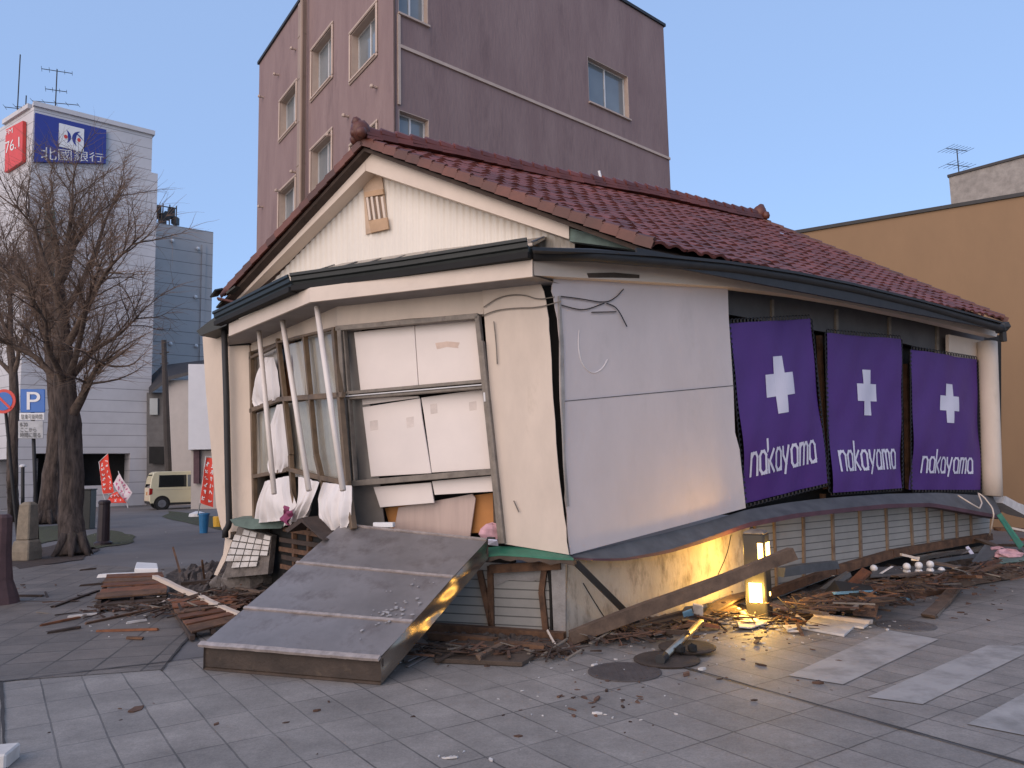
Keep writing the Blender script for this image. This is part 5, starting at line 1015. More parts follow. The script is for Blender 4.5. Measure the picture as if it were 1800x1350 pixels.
# ---------------------------------------------------------------- broken base wall left of the front siding
random.seed(31)
mb = MB()
bt0, bt1 = PB.t(445, 930), 0.0
mb.prism([PB.pt(PB.t(446, 930), 0, -.25), PB.pt(0, 0, -.25), PB.pt(0, .95, -.25), PB.pt(PB.t(446, 930), 1.0, -.25)], -PB.n * .05)
mb.prism([PF.pt(PF.t(592, 930), 0, -.25), PF.pt(PF.t(744, 1000), 0, -.25), PF.pt(PF.t(744, 1000), .80, -.25), PF.pt(PF.t(592, 930), .95, -.25)], -PF.n * .05)
lw = mb.build('lath_wall', M['void'], shop)
for k in range(8):
    z = .10 + k * .11; t0 = PB.t(470, 930) + rnd(-.1, .1)
    mb = MB(); mb.a = rnd(0, 1); mb.bar(PB.pt(t0, z + rnd(-.02, .02), -.2), PB.pt(.05, z, -.2), .025, .055); mb.build('lath', M['rust'] if k % 2 else M['wooddark'], lw)
    mb = MB(); mb.bar(PF.pt(PF.t(600, 930), z, -.2), PF.pt(PF.t(744, 1000), z * .85, -.2), .025, .055); mb.build('lath', M['wooddark'], lw)
for k in range(5): t = PB.t(470, 930) * k / 5; mb = MB(); mb.bar(PB.pt(t, 0, -.22), PB.pt(t + rnd(-.1, .1), .95, -.22), .06, .05, tuple(PB.n)); mb.build('stud', M['rust'], lw)
q = [PC.at(392, 1000, .25), PC.at(468, 995, .3), PC.at(478, 942, .18), PC.at(418, 926, .12)]
mb = MB(); mb.prism([q[0] - V((0, 0, .12)), q[1] + V((.02, 0, -.1)), q[2], q[3]], -PC.n * .10); tw_ = mb.build('tiled_wall_fragment', M['roughcement'], shop)
M['dirtytile'] = mat('dusty_white_tile', (.56, .52, .47), .5, .2, 6, dirt=(.26, .21, .16), dirt_scale=5, dirt_th=.52)
for i in range(5):
    for j in range(6):
        if (i, j) in ((0, 5), (4, 0), (4, 1), (0, 0), (3, 5)): continue
        mb = MB(); mb.prism([bil(q, (i + a) / 5, (j + c) / 6) + PC.n * .015 for a, c in ((.06, .1), (.94, .1), (.94, .9), (.06, .9))], -PC.n * .014); mb.build('white_tile', M['dirtytile'], tw_)
mb = MB(); mb.prism([PC.at(x, y, .3) for x, y in [(404, 913), (440, 912), (502, 918), (494, 929), (440, 930), (412, 924)]], V((.1, .35, .03))); mb.build('green_copper_sill', M['greenscrap'], shop)
mb = MB(); mb.prism([PB.at(x, y, .35) for x, y in [(500, 931), (529, 910), (560, 945), (568, 950), (530, 918), (506, 936)]], V((.1, .3, 0))); mb.build('split_board', M['wooddark'], shop)

# ================================================================ FALLEN CANOPY BOX
BFL, BFR = G(357, 1177, .01), G(669, 1204, .01); TFL, TFR = BFL + H(.21), BFR + H(.20)
TBR = Dp(858, 947, 7.42); vec = TBR - TFR; TBL = Dp(602, 920, (TFL + vec).y)
cp = thing('fallen_canopy', 'large dull sheet metal canopy box tipped onto the pavement before the shop window', 'canopy', (BFL + BFR) / 2)
cq = [TFL, TFR, TBR, TBL]; cn = (TFR - TFL).cross(TBL - TFL).normalized(); cn = cn if cn.z > 0 else -cn
down = V((0, 0, -.185)); mb = MB()
cuts = [0, .25, .62, 1.0]
for a, c in zip(cuts, cuts[1:]):
    mb = MB(); mb.grid(lambda u, v: bil(cq, u, lerp(a, c, v)) - cn * (.010 * math.sin(math.pi * u) * math.sin(math.pi * v)) + cn * .003 * math.sin(u * 14 + v * 5 + a * 9), 14, 8); mb.build('top_sheet', M['steel'], cp, smooth=True, recalc=False)
for v in (.25, .62, .985):
    mb = MB(); pts = resample([bil(cq, 0, v), bil(cq, 1, v)], 10); 
    for a, c in zip(pts, pts[1:]): mb.bar(a + cn * (.006 + rnd(-.002, .003)), c + cn * (.006 + rnd(-.002, .003)), .028, .014, tuple(cn))
    mb.build('seam_strip', M['seam'], cp)
mb = MB(); fd = (TFL - TBL).normalized(); pts = resample([TFL + (TFL - TFR).normalized() * .03, TFR], 12)
for a, c in zip(pts, pts[1:]): mb.bar(a + fd * .012 + cn * rnd(-.002, .003), c + fd * .012 + cn * rnd(-.002, .003), .045, .024, tuple(cn))
mb.build('front_lip', M['seam'], cp)
mb = MB(); mb.prism([BFL + H(.012) - fd * .02, BFR + H(.012) - fd * .02, TFR - H(.03) - fd * .02, TFL - H(.03) - fd * .02], -fd * .02); mb.build('front_board', M['frontboard'], cp)
mb = MB()
sq = [BFR, TBR + down, TBR - cn * .004, TFR - cn * .004]; rt = V((sq[1] - sq[0]).cross(V((0, 0, 1)))).normalized(); rt = rt if rt.x > 0 else -rt
mb.grid(lambda u, v: bil(sq, u, v) + rt * (.012 * math.sin(u * 11) * math.sin(math.pi * v) + .008 * math.sin(u * 23 + v * 5) * math.sin(math.pi * v)), 40, 8); mb.build('side_sheet', M['steelside'], cp, smooth=True, recalc=False)
mb = MB(); mb.grid(lambda u, v: bil([BFL, TBL + down, TBL, TFL], u, v), 6, 2); mb.poly([BFL, BFR, TBR + down, TBL + down]); mb.poly([TBL, TBR, TBR + down, TBL + down]); mb.build('inner_casing', M['browned'], cp, recalc=False)
mb = MB(); mb.bar(TBR + cn * .01, TBR + cn * .012 + (TBR - TBL).normalized() * .07, .04, .02); mb.build('bracket', M['darkmetal'], cp)
p = lerp(TBL, TBR, .3); mb = MB(); mb.box(p + cn * .03 + V((0, .05, 0)), .22, .06, .05, R(-15)); tag(mb.build('bracket_box', M['white'], bevel=.005), 'small white box on the upper rim of the fallen canopy', 'box')

# ================================================================ BOLLARD LIGHT
bc = G(1352, 1091); th = R(29); dL = V((-math.cos(th), math.sin(th), 0)); dR = V((math.sin(th), math.cos(th), 0)); bwid = .225; bh = Dp(1352, 940, bc.y).z
bl = thing('bollard_light', 'dark square bollard lamp glowing yellow amid the broken boards', 'lamp', bc + (dL + dR) * bwid / 2)
def bp(a, c, z): return bc + dL * a + dR * c + H(z)
mb = MB(); ch = .02
mb.prism([bp(ch, 0, 0), bp(bwid, 0, 0), bp(bwid, bwid, 0), bp(0, bwid, 0), bp(0, ch, 0)], H(bh)); mb.build('body', M['bollard'], bl, bevel=.008)
mb = MB(); cc = bp(bwid / 2, bwid / 2, bh); mb.lathe(cc, [(.16, .001), (.155, .02), (.10, .04), (.03, .048)], 4, Matrix.Rotation(-th + R(45), 3, 'Z')); mb.build('cap', M['alu'], bl, bevel=.01)
def lens(name, P, n): mb = MB(); mb.prism(P, n * .006); return mb.build(name, M['lens'], bl)
nL = -dR; nR = -dL
zl0, zl1 = Dp(1337, 1061, bc.y).z, Dp(1337, 1026, bc.y).z; zu0, zu1 = Dp(1355, 988, bc.y).z, Dp(1355, 955, bc.y).z
lens('lens', [bp(.055, 0, zl0), bp(.185, 0, zl0), bp(.185, 0, zl1), bp(.055, 0, zl1)], nL)
lens('lens', [bp(.024, 0, zu0), bp(.075, 0, zu0), bp(.075, 0, zu1), bp(.024, 0, zu1)], nL)
lens('lens', [bp(0, .03, zu0), bp(0, .20, zu0), bp(0, .20, zu1), bp(0, .03, zu1)], nR)
lens('lens', [bp(bwid, .04, zu0), bp(bwid, .18, zu0), bp(bwid, .18, zu1), bp(bwid, .04, zu1)], dL)
lens('lens', [bp(bwid, .05, zl0 - .02), bp(bwid, .17, zl0 - .02), bp(bwid, .17, zl1 - .05), bp(bwid, .05, zl1 - .05)], dL)
mb = MB(); mb.tube([bp(-.004, .12, .25), bp(.01, .12, .25)], .022, 10); mb.build('round_port', M['lens'], bl)
def glow(loc, e, r=.05):
    l = bpy.data.lights.new('bollard_glow', 'POINT'); l.energy = e; l.color = (1.0, .58, .12); l.shadow_soft_size = r; o = bpy.data.objects.new('bollard_glow', l); COL.objects.link(o); o.parent = bl; o.location = V(loc) - LOC[bl.name]; return o
glow(bp(bwid + .10, .10, (zu0 + zu1) / 2), 8); glow(bp(.12, -.12, (zl0 + zl1) / 2), 20); glow(bp(-.09, .1, (zu0 + zu1) / 2), 4.0); glow(bp(bwid + .10, .1, zl0), 6.0)

# ================================================================ DEBRIS
def tilt(o): return o
def plank(label, a, za, c, zc, w_, h, m_, name='plank', cat='plank', group=None, par=None):
    p, q = G(a[0], a[1], za), G(c[0], c[1], zc); mb = MB(); mb.a = rnd(0, 1); d = (q - p).normalized(); n = max(3, int((q - p).length / .25)); x = d.cross(V((0, 0, 1))).normalized(); y = x.cross(d)
    pts = resample([p, q], n); R_ = []
    for k, t in enumerate(pts):
        b_ = y * (w_ * .07 * math.sin(k * .9)) + x * (w_ * .05 * math.sin(k * 1.3)); s1 = rnd(.9, 1.06); j = [d * (rnd(-.5, .5) * min(w_, .08) if k in (0, n) else 0) for _ in range(4)]
        R_.append([t + b_ + x * (sx * w_ / 2 * s1) + y * (sy * h / 2 * s1) + j[i] for i, (sx, sy) in enumerate(((-1, -1), (1, -1), (1, 1), (-1, 1)))])
    mb.idx([v for r_ in R_ for v in r_], [(k * 4 + i, k * 4 + (i + 1) % 4, (k + 1) * 4 + (i + 1) % 4, (k + 1) * 4 + i) for k in range(n) for i in range(4)] + [(3, 2, 1, 0), tuple(n * 4 + i for i in range(4))])
    return tag(mb.build(name, m_), label, cat, group)
def slab(label, pz, vec, m_, name='board', cat='board', group=None, bevel=.003):
    mb = MB(); mb.a = rnd(0, 1); mb.prism([G(x, y, z) for x, y, z in pz], V(vec)); return tag(mb.build(name, m_, bevel=bevel), label, cat, group)
def litter(name, areas, m_, seed, smin, smax, flat=.35):
    random.seed(seed); mb = MB()
    for (px, py, rx, ry, n, z) in areas:
        for _ in range(n):
            x, y = random.gauss(px, rx), random.gauss(py, ry)
            if not (-20 < x < 1820 and y < 1350): continue
            c = G(x, y, z); L_ = rnd(smin, smax) * (2.2 if rnd(0, 1) < .15 else 1); mb.a = rnd(0, 1)
            rot = Matrix.Rotation(rnd(0, 6.28), 3, 'Z') @ Matrix.Rotation(rnd(-.35, .35), 3, 'X')
            k = random.randint(3, 6); P = [c + rot @ V((L_ * math.cos(6.28 * i / k) * rnd(.6, 1.1), L_ * .45 * math.sin(6.28 * i / k) * rnd(.6, 1.1), 0)) + H(.008) for i in range(k)]
            mb.prism(P, H(rnd(.3, 1) * L_ * flat))
    return tag(mb.build(name, m_, loc=(0, 0, 0)), kind='stuff')
def slatframe(name, label, q4, ns, m1, m2, dz=.03):
    q = [G(x, y, z) for x, y, z in q4]; t = thing(name, label, 'slat frame', (q[0] + q[1]) / 2)
    for k in range(ns):
        v = (k + .5) / ns; hv = .36 / ns; mb = MB(); mb.a = rnd(0, 1); P = [bil(q, rnd(-.04, .03), v - hv), bil(q, 1 + rnd(-.03, .04), v - hv), bil(q, 1 + rnd(-.03, .04), v + hv), bil(q, rnd(-.04, .03), v + hv)]
        mb.prism([p + H(dz + rnd(-.008, .02)) for p in P], H(.018)); mb.build('slat', m1 if k % 3 else m2, t)
    for u in (.03, .5, .97): mb = MB(); mb.bar(bil(q, u, 0), bil(q, u, 1), .045, dz * 1.5); mb.build('bearer', M['wooddark'], t)
    return t
W_, WD, WO, RU = M['wood'], M['wooddark'], M['woodorange'], M['rust']
# -- right of the corner, round the bollard
plank('long grey brown beam propped across the glowing bollard', (1000, 1122), .07, (1391, 975), .70, .085, .12, W_, 'beam', 'beam')
mb = MB(); a, c = PR.at(1008, 990, .15), G(1118, 1099, .05); mb.bar(a, c, .075, .012, (1, .5, 0)); mb.bar(a + V((.03, .02, 0)), c + V((.03, .02, 0)), .012, .06, (1, .5, 0)); tag(mb.build('angle_iron', M['darkmetal']), 'dark steel angle leaning from the ledge down to the long beam', 'angle iron')
plank('splintered dark board along the plinth foot left of the bollard', (1030, 1125), .03, (1220, 1082), .10, .10, .04, WD)
plank('brown board end lying flat near the concrete corner', (1005, 1128), .03, (1125, 1108), .03, .09, .03, RU)
plank('dark batten crossing the rubble below the long beam', (1090, 1110), .05, (1250, 1062), .16, .05, .04, WD)
plank('yellow lit board leaning toward the bollard foot', (1232, 1082), .08, (1322, 1035), .18, .16, .02, W_)
plank('narrow lit lath beneath the leaning yellow board', (1225, 1090), .05, (1318, 1050), .10, .05, .02, W_)
plank('thin pale lath lying before the bollard', (1215, 1098), .02, (1300, 1092), .02, .03, .015, M['cream_trim'])
plank('orange lath lying just right of the bollard foot', (1352, 1078), .03, (1418, 1095), .02, .04, .02, WO)
plank('short pale splinter propped against the bollard right side', (1378, 1068), .08, (1412, 1090), .02, .03, .015, M['cream_trim'])
slab('crumpled grey sheet at the head of the fallen pole', [(1190, 1092, .03), (1240, 1085, .03), (1244, 1066, .16), (1205, 1070, .14)], (0, .03, .02), M['ledge'], 'metal_sheet', 'metal sheet')
slab('faded blue placard in the rubble at the head of the fallen pole', [(1203, 1092, .07), (1222, 1088, .07), (1216, 1072, .17), (1200, 1078, .15)], (0, .01, .015), M['bluesheet'], 'placard', 'placard')
slab('small pale cardboard box lid under the long beam', [(1217, 1078, .10), (1236, 1084, .10), (1236, 1066, .2), (1218, 1062, .2)], (.02, .08, 0), M['plasterchip'], 'box_lid', 'box')
for lab, pp in (('yellow lit plaster slab nearest the bollard foot', [(1292, 1076), (1325, 1072), (1330, 1082), (1310, 1090), (1290, 1086)]), ('broken yellow lit tile piece in front of the bollard', [(1297, 1094), (1330, 1088), (1345, 1098), (1320, 1106), (1300, 1104)]), ('thin plaster flake right of the bollard base', [(1375, 1102), (1405, 1099), (1410, 1104), (1385, 1109)]), ('small grey plaster flake on the pavement under the long beam', [(1145, 1112), (1172, 1107), (1175, 1113), (1150, 1118)])):
    slab(lab, [(x + rnd(-2, 2), y + rnd(-1, 1), .02 + rnd(0, .02)) for x, y in pp], (0, 0, .014), M['plasterchip'], 'plaster_piece', 'plaster piece')
fp = thing('fallen_pole_stand', 'fallen chrome pole with round black base plates, lit yellow', 'pole stand', G(1178, 1163))
mb = MB(); mb.tube([G(1166, 1156, .06), G(1232, 1093, .16)], .028, 14); mb.build('pole', M['chrome'], fp, smooth=True)
mb = MB(); mb.tube([G(1160, 1160, .06), G(1168, 1154, .06)], .042, 10); mb.build('pole_foot', M['darkmetal'], fp)
mb = MB(); mb.lathe(G(1172, 1161, .01), [(.265, 0), (.27, .012), (.25, .022), (.05, .03)], 28); mb.build('base_plate', M['frontboard'], fp)
mb = MB(); mb.lathe(G(1208, 1143, .02), [(.24, .02), (.245, .032), (.22, .042), (.04, .05)], 28); mb.build('base_plate', M['frontboard'], fp)
for px, py in ((1196, 1141), (1216, 1139)): mb = MB(); mb.ball(G(px, py, .09), .045, 7, (1, .8, .9), .18); mb.build('rubber_foot', M['void'], fp)
litter('plaster_flakes', [(1312, 1092, 34, 9, 46, .01), (1385, 1100, 30, 6, 20, .01), (1270, 1075, 30, 10, 18, .06)], M['plasterchip'], 51, .015, .05, .15)
# -- right heap
slab('torn white plaster sheet lying flat on the pavement', [(1408, 1106, .01), (1432, 1084, .03), (1532, 1096, .02), (1518, 1106, .015), (1502, 1104, .01), (1484, 1120, .01)], (0, 0, .02), M['plasterchip'], 'plaster_sheet', 'plaster sheet')
plank('white painted batten lying along the torn plaster sheet', (1430, 1082), .05, (1531, 1094), .05, .06, .04, M['cream_trim'])
slab('open dark cabinet carcass lying among the timber', [(1452, 1072, .05), (1535, 1086, .05), (1546, 1050, .22), (1478, 1040, .25)], (.12, .45, .05), M['void'], 'cabinet', 'cabinet')
plank('pale brown board slanting left of the dark cabinet carcass', (1378, 1058), .12, (1462, 1066), .10, .20, .03, W_)
plank('dark board below the pale brown slanting board', (1395, 1072), .05, (1455, 1076), .05, .16, .03, WD)
slab('brown cabinet door lying on the dark carcass', [(1500, 1082, .10), (1540, 1086, .08), (1548, 1052, .23), (1512, 1040, .24)], (0, .02, .02), RU, 'loose_panel', 'panel')
plank('pale blue strip resting across the dark cabinet carcass', (1466, 1043), .24, (1536, 1040), .24, .05, .02, M['bluesheet'], 'strip', 'strip')
plank('short blue strip poking out over the pavement', (1572, 1046), .10, (1598, 1054), .06, .03, .02, M['bluesheet'], 'strip', 'strip')
plank('grey metal channel lying at the siding foot right of the bollard', (1372, 1006), .38, (1470, 992), .38, .10, .10, M['ledge'], 'metal_channel', 'metal channel')
plank('orange broken board standing in the heap before the white globes', (1490, 1036), .15, (1524, 1004), .32, .14, .03, WO)
plank('grey crumpled tube in the heap beside the orange board', (1450, 1036), .18, (1494, 1008), .34, .09, .05, M['ledge'])
slab('grey shelf board that carries the white globe bulbs', [(1530, 1016, .19), (1682, 1006, .19), (1690, 996, .19), (1535, 1000, .19)], (0, 0, .025), M['greypanel'], 'shelf_board', 'board')
plank('long rusty timber edged with broken orange tiles below the globe bulbs', (1520, 1040), .09, (1672, 1016), .11, .10, .12, WO, 'timber', 'timber')
plank('long heavy brown timber running out to the right edge', (1668, 1020), .11, (1830, 992), .13, .12, .20, W_, 'timber', 'timber')
plank('upper of two dark joists lying under the orange tiled timber', (1570, 1044), .06, (1668, 1028), .06, .10, .07, WD, 'joist', 'joist')
plank('lower dark joist on the pavement under the orange tiled timber', (1575, 1053), .03, (1662, 1038), .03, .09, .05, RU, 'joist', 'joist')
plank('brown plank pointing from the heap toward the crosswalk', (1684, 1030), .07, (1632, 1083), .03, .13, .035, W_)
plank('pale edged lath beside the plank pointing at the crosswalk', (1690, 1032), .04, (1646, 1084), .02, .025, .02, M['alu'])
plank('cardboard coloured board resting on the heap right of the globes', (1645, 990), .28, (1704, 1004), .20, .22, .015, M['orange'] if False else W_)
plank('violet grey splinter standing up in the heap', (1700, 962), .36, (1716, 984), .22, .05, .015, M['print'])
plank('pale batten leaning on the heap above the globe bulbs', (1585, 975), .42, (1612, 982), .36, .04, .03, M['cream_trim'])
plank('long grey gutter piece lying at the far siding foot', (1610, 982), .32, (1735, 962), .32, .09, .05, M['steelside'], 'gutter_piece', 'gutter')
plank('second grey gutter piece lying below the far gutter piece', (1640, 988), .26, (1745, 972), .28, .07, .04, M['ledge'], 'gutter_piece', 'gutter')
slab('crumpled grey roofing sheet right of the gutter pieces', [(1712, 990, .2), (1760, 985, .22), (1772, 968, .34), (1735, 960, .38)], (0, .05, .02), M['ledge'], 'roofing_sheet', 'roofing sheet')
slab('pale greenish sheet lying at the right edge of the heap', [(1752, 992, .22), (1830, 984, .24), (1826, 972, .3), (1760, 976, .28)], (0, 0, .02), M['greenscrap'], 'sheet', 'sheet')
plank('grey brown board leaning down from the end of the lap siding', (1706, 944), .40, (1764, 966), .34, .10, .03, W_)
plank('dark plank stacked below the white kerb piece', (1752, 930), .55, (1830, 934), .5, .14, .05, RU)
plank('pale lath on the boards behind the green strap', (1775, 928), .62, (1830, 940), .5, .05, .03, M['cream_trim'])
plank('rusty board at the right edge beyond the green strap', (1778, 948), .42, (1830, 950), .42, .12, .03, WO)
plank('dark plank under the rusty board at the right edge', (1760, 958), .36, (1830, 962), .36, .14, .03, WD)
mb = MB(); q = [G(1752, 906, .8), G(1760, 902, .83), G(1800, 958, .42), G(1792, 966, .38)]; mb.prism([q[0], q[1], q[2], q[3]], V((.01, .03, 0))); tag(mb.build('strap', M['green']), 'green sheet strap hanging from the end of the ledge', 'strap')
mb = MB(); q = [PR.at(1762, 884, .1), PR.at(1800, 905, .1), PR.at(1830, 912, .1), PR.at(1830, 898, .1), PR.at(1790, 884, .1), PR.at(1768, 872, .1)]; mb.prism(q, -PR.n * .25); tag(mb.build('kerb_piece', M['plasterchip']), 'pale broken kerb piece at the foot of the tan wall', 'kerb piece')
for k, (px, py, z, r, lab) in enumerate([(1772, 975, .30, .12, 'pink cloth bundle by the lower end of the green strap'), (1752, 966, .34, .07, 'small reddish cloth tuft left of the pink bundle')]):
    mb = MB(); mb.ball(G(px, py, z), r, 10, (1.5, 1, .6), .25); tag(mb.build('cloth_bundle', M['pink']), lab, 'cloth')
mb = MB(); mb.tube(resample([PR.at(*p) for p in [(1684, 871, .1), (1705, 884, .25), (1722, 894, .28), (1726, 884, .2), (1719, 866, .1), (1730, 874, .18), (1744, 892, .26), (1747, 905, .3), (1742, 930, .2), (1739, 942, .1)]], 40), .011, 6); tag(mb.build('cord', M['cream_trim'], smooth=True), 'pale loose cord dangling over the ledge below the end column', 'cord')
gl = [(1536, 999, .24), (1594, 996, .30), (1594, 1005, .22), (1615, 994, .30), (1615, 1005, .22), (1635, 992, .30), (1635, 1003, .22), (1655, 1003, .205)]
glab = ['lone white globe bulb at the front end of the shelf board', 'top globe of the stacked white pair nearest the bollard', 'lower globe of the stacked white pair nearest the bollard', 'top globe of the middle stacked white pair', 'lower globe of the middle stacked white pair', 'top globe of the white pair beside the cardboard coloured board', 'lower globe of the white pair beside the cardboard coloured board', 'half buried white globe at the far end of the shelf board']
g0 = None
for (px, py, z), lab in zip(gl, glab):
    c = G(px, py, z)
    if g0 is None: mb = MB(); mb.ball(c, .046, 16); g0 = mb.build('globe_bulb', M['bulb'], smooth=True, loc=c); o = g0
    else: o = g0.copy(); COL.objects.link(o); o.location = c
    tag(o, lab, 'globe bulb', 'white globe bulbs in the rubble')
plank('small white strip leaning beside the lone globe bulb', (1548, 1008), .22, (1568, 996), .3, .04, .01, M['white'], 'strip', 'strip')
# -- before the front siding
slab('brown painted door panel lying flat before the front siding', [(765, 1165, .01), (770, 1138, .02), (860, 1128, .03), (940, 1158, .01), (918, 1172, .01)], (0, 0, .035), M['browned'], 'door_panel', 'door')
slab('grey corrugated sheet bent under the canopy side', [(690, 1172, .01), (772, 1134, .05), (822, 1127, .03), (760, 1150, .01)], (0, 0, .015), M['steelside'], 'metal_sheet', 'metal sheet')
plank('pale metal strip under the canopy side edge', (712, 1163), .03, (768, 1136), .05, .04, .012, M['steel'], 'metal_strip', 'strip')
plank('second metal strip close to the canopy side edge', (715, 1172), .015, (766, 1146), .03, .03, .012, M['steel'], 'metal_strip', 'strip')
plank('short timber block lying on the brown door panel', (842, 1156), .06, (888, 1134), .06, .06, .05, W_)
plank('dark timber under the front bottom sill', (870, 1135), .05, (960, 1143), .04, .10, .08, RU, 'timber', 'timber')
plank('broken plank end below the concrete corner', (945, 1142), .03, (1000, 1148), .02, .08, .03, WD)
plank('thin pale splinter leaning at the concrete corner foot', (962, 1108), .12, (978, 1138), .02, .018, .012, M['cream_trim'])
plank('dark sill board lying under the lap siding', (760, 1118), .05, (870, 1128), .05, .08, .06, RU)
mb = MB(); mb.ball(PF.at(866, 938, -.05), .12, 12, (1.1, .7, .8), .2); tag(mb.build('cloth_bundle', M['pink']), 'pale pink cloth bundle stuffed at the window corner by the pier', 'cloth')
slab('white paper sheet lying below the pink bundle at the pier', [(858, 958, .93), (876, 960, .92), (874, 950, .98), (858, 949, .98)], (0, .02, .006), M['print'], 'paper_sheet', 'paper')
# -- left heap
slatframe('slat_frame', 'brown slatted frame lying under the white foam box', [(170, 1060, .05), (292, 1050, .05), (284, 1012, .12), (188, 1014, .12)], 5, WO, RU)
slatframe('slat_frame', 'brown slatted frame half under the sheet metal canopy', [(336, 1122, .04), (412, 1100, .06), (416, 1050, .10), (296, 1060, .07)], 6, WO, RU)
plank('heavy dark edge board of the slatted frame by the canopy', (300, 1062), .05, (340, 1112), .05, .06, .08, W_)
slab('dark board scraps under the slatted frame with the foam box', [(165, 1068, .01), (290, 1058, .01), (296, 1046, .02), (180, 1050, .02)], (0, 0, .03), WD, 'board', 'board')
plank('long white batten leaning from the foam box to the canopy', (272, 1014), .17, (428, 1085), .12, .06, .05, M['cream_trim'])
slab('white foam box standing on the brown slatted frame', [(236, 1010, .14), (278, 1010, .14), (276, 1000, .16), (240, 998, .16)], (0, 0, .09), M['white'], 'foam_box', 'box', None, .01)
plank('crumpled white strip beside the foam box', (176, 1012), .10, (236, 1010), .12, .09, .05, M['white'], 'strip', 'strip')
for lab, a, c, w_, m_ in (('long rusty lath lying on the left pavement', (150, 1096), (300, 1064), .05, RU), ('thin orange lath left of the long rusty lath', (72, 1099), (140, 1085), .035, WO), ('short dark lath nearest the dark pavement joint', (84, 1112), (142, 1102), .05, WD), ('straight thin orange lath nearest the canopy front', (172, 1109), (278, 1106), .03, WO), ('dark lath sticking out left of the slatted frame', (92, 1067), (172, 1038), .05, WD), ('short thick dark lath at the corner of the slatted frame', (142, 1029), (190, 1025), .06, WD), ('dark batten lying toward the maroon pillar', (20, 1047), (74, 1047), .05, WD), ('small dark stick behind the slatted frame', (142, 1002), (170, 999), .05, WD), ('pale lath over the end of the long rusty lath', (268, 1068), (298, 1053), .03, M['cream_trim']), ('pair of white splinters right of the long rusty lath', (222, 1095), (256, 1090), .03, M['plasterchip']), ('white splinter behind the thin orange lath', (120, 1084), (170, 1079), .035, M['plasterchip']), ('small red brown chip before the straight orange lath', (222, 1121), (252, 1122), .05, RU)):
    plank(lab, a, .02, c, .025, w_, .022, m_, 'lath', 'lath')
plank('thin rusty rod standing upright in the left heap', (318, 1012), .03, (304, 962), .42, .025, .025, RU, 'rod', 'rod')
plank('short rusty rod standing upright beside the torn corner trim', (360, 1020), .03, (355, 985), .35, .025, .025, RU, 'rod', 'rod')
plank('dark beam lying behind the white batten', (318, 1028), .06, (400, 1022), .08, .10, .08, WD, 'beam', 'beam')
plank('rusty beam lying across the lane side of the heap', (352, 1000), .05, (392, 990), .08, .12, .06, RU, 'beam', 'beam')
plank('weathered board sloping from the cement lump toward the canopy', (398, 1050), .10, (470, 1040), .14, .12, .03, W_)
plank('grey timber under the rim of the canopy', (420, 1062), .06, (482, 1050), .10, .08, .06, WD)
for lab, px, py, z, r, sq_ in (('big rough cement lump under the tiled wall fragment', 440, 1022, .16, .34, (1.15, .8, .75)), ('darker broken lump right of the big cement lump', 486, 1016, .18, .19, (1, .8, .9)), ('small dark lump left of the big cement lump', 388, 1028, .10, .15, (1, .8, .9))):
    mb = MB(); mb.ball(G(px, py, z), r, 14, sq_, .11); tag(mb.build('cement_lump', M['roughcement']), lab, 'cement lump')
slab('faded green slate pieces before the cement lumps', [(400, 1040, .05), (470, 1036, .08), (476, 1022, .12), (420, 1024, .10)], (0, 0, .03), M['greenscrap'], 'slate', 'slate')
slab('black torn sheet between green slate and canopy', [(446, 1044, .08), (474, 1038, .10), (478, 1028, .14), (452, 1034, .12)], (0, 0, .02), M['void'], 'torn_sheet', 'sheet')
random.seed(91)
for (x0, x1, y0, y1, za, n_) in [(1400, 1560, 1030, 1078, .14, 9), (1560, 1760, 985, 1030, .24, 9), (310, 470, 1000, 1090, .09, 8), (1060, 1300, 1075, 1118, .05, 7)]:
    for k in range(n_):
        x = rnd(x0, x1); y = lerp(y1, y0, (x - x0) / (x1 - x0)) * .5 + rnd(y0, y1) * .5; L_ = rnd(25, 70); s_ = rnd(-.35, .2)
        plank('small broken timber offcut tangled in the rubble heap', (x, y), za + rnd(0, .06), (x + L_, y + L_ * s_), za + rnd(-.05, .12), rnd(.03, .09), rnd(.015, .04), random.choice([W_, WD, RU, WO, RU, WD]), 'timber_offcut', 'timber', 'timber offcuts in the rubble')
def splinters(name, areas, m_, seed):
    random.seed(seed); mb = MB()
    for (x0, y0, x1, y1, sp, z, n_) in areas:
        for _ in range(int(n_ * .72)):
            t = rnd(0, 1); c = G(lerp(x0, x1, t) + random.gauss(0, sp), lerp(y0, y1, t) + random.gauss(0, sp * .22), z * rnd(.2, 1.2)); L_ = rnd(.08, .42); a = rnd(0, 3.14); d = V((math.cos(a), math.sin(a), rnd(-.25, .25))) * L_ / 2; mb.a = rnd(0, 1); w_ = rnd(.008, .04)
            mb.bar(c - d, c + d, w_, rnd(.006, .018), taper=rnd(.2, 1))
    return tag(mb.build(name, m_, loc=(0, 0, 0)), kind='stuff')
heaps = [(1390, 1066, 1560, 1046, 30, .22, 150), (1540, 1034, 1790, 992, 28, .28, 170), (1050, 1118, 1310, 1076, 24, .09, 130), (310, 1066, 480, 1036, 44, .13, 170), (740, 1140, 1000, 1142, 26, .07, 90), (150, 1070, 300, 1060, 44, .03, 50), (1360, 1085, 1440, 1095, 40, .03, 40)]
splinters('broken_lath_litter', heaps, M['chips'], 61); splinters('dark_lath_litter', heaps, WD, 62)
splinters('pale_lath_litter', [(a, b_, c, d, e, f, g // 4) for a, b_, c, d, e, f, g in heaps], M['alu'], 63)
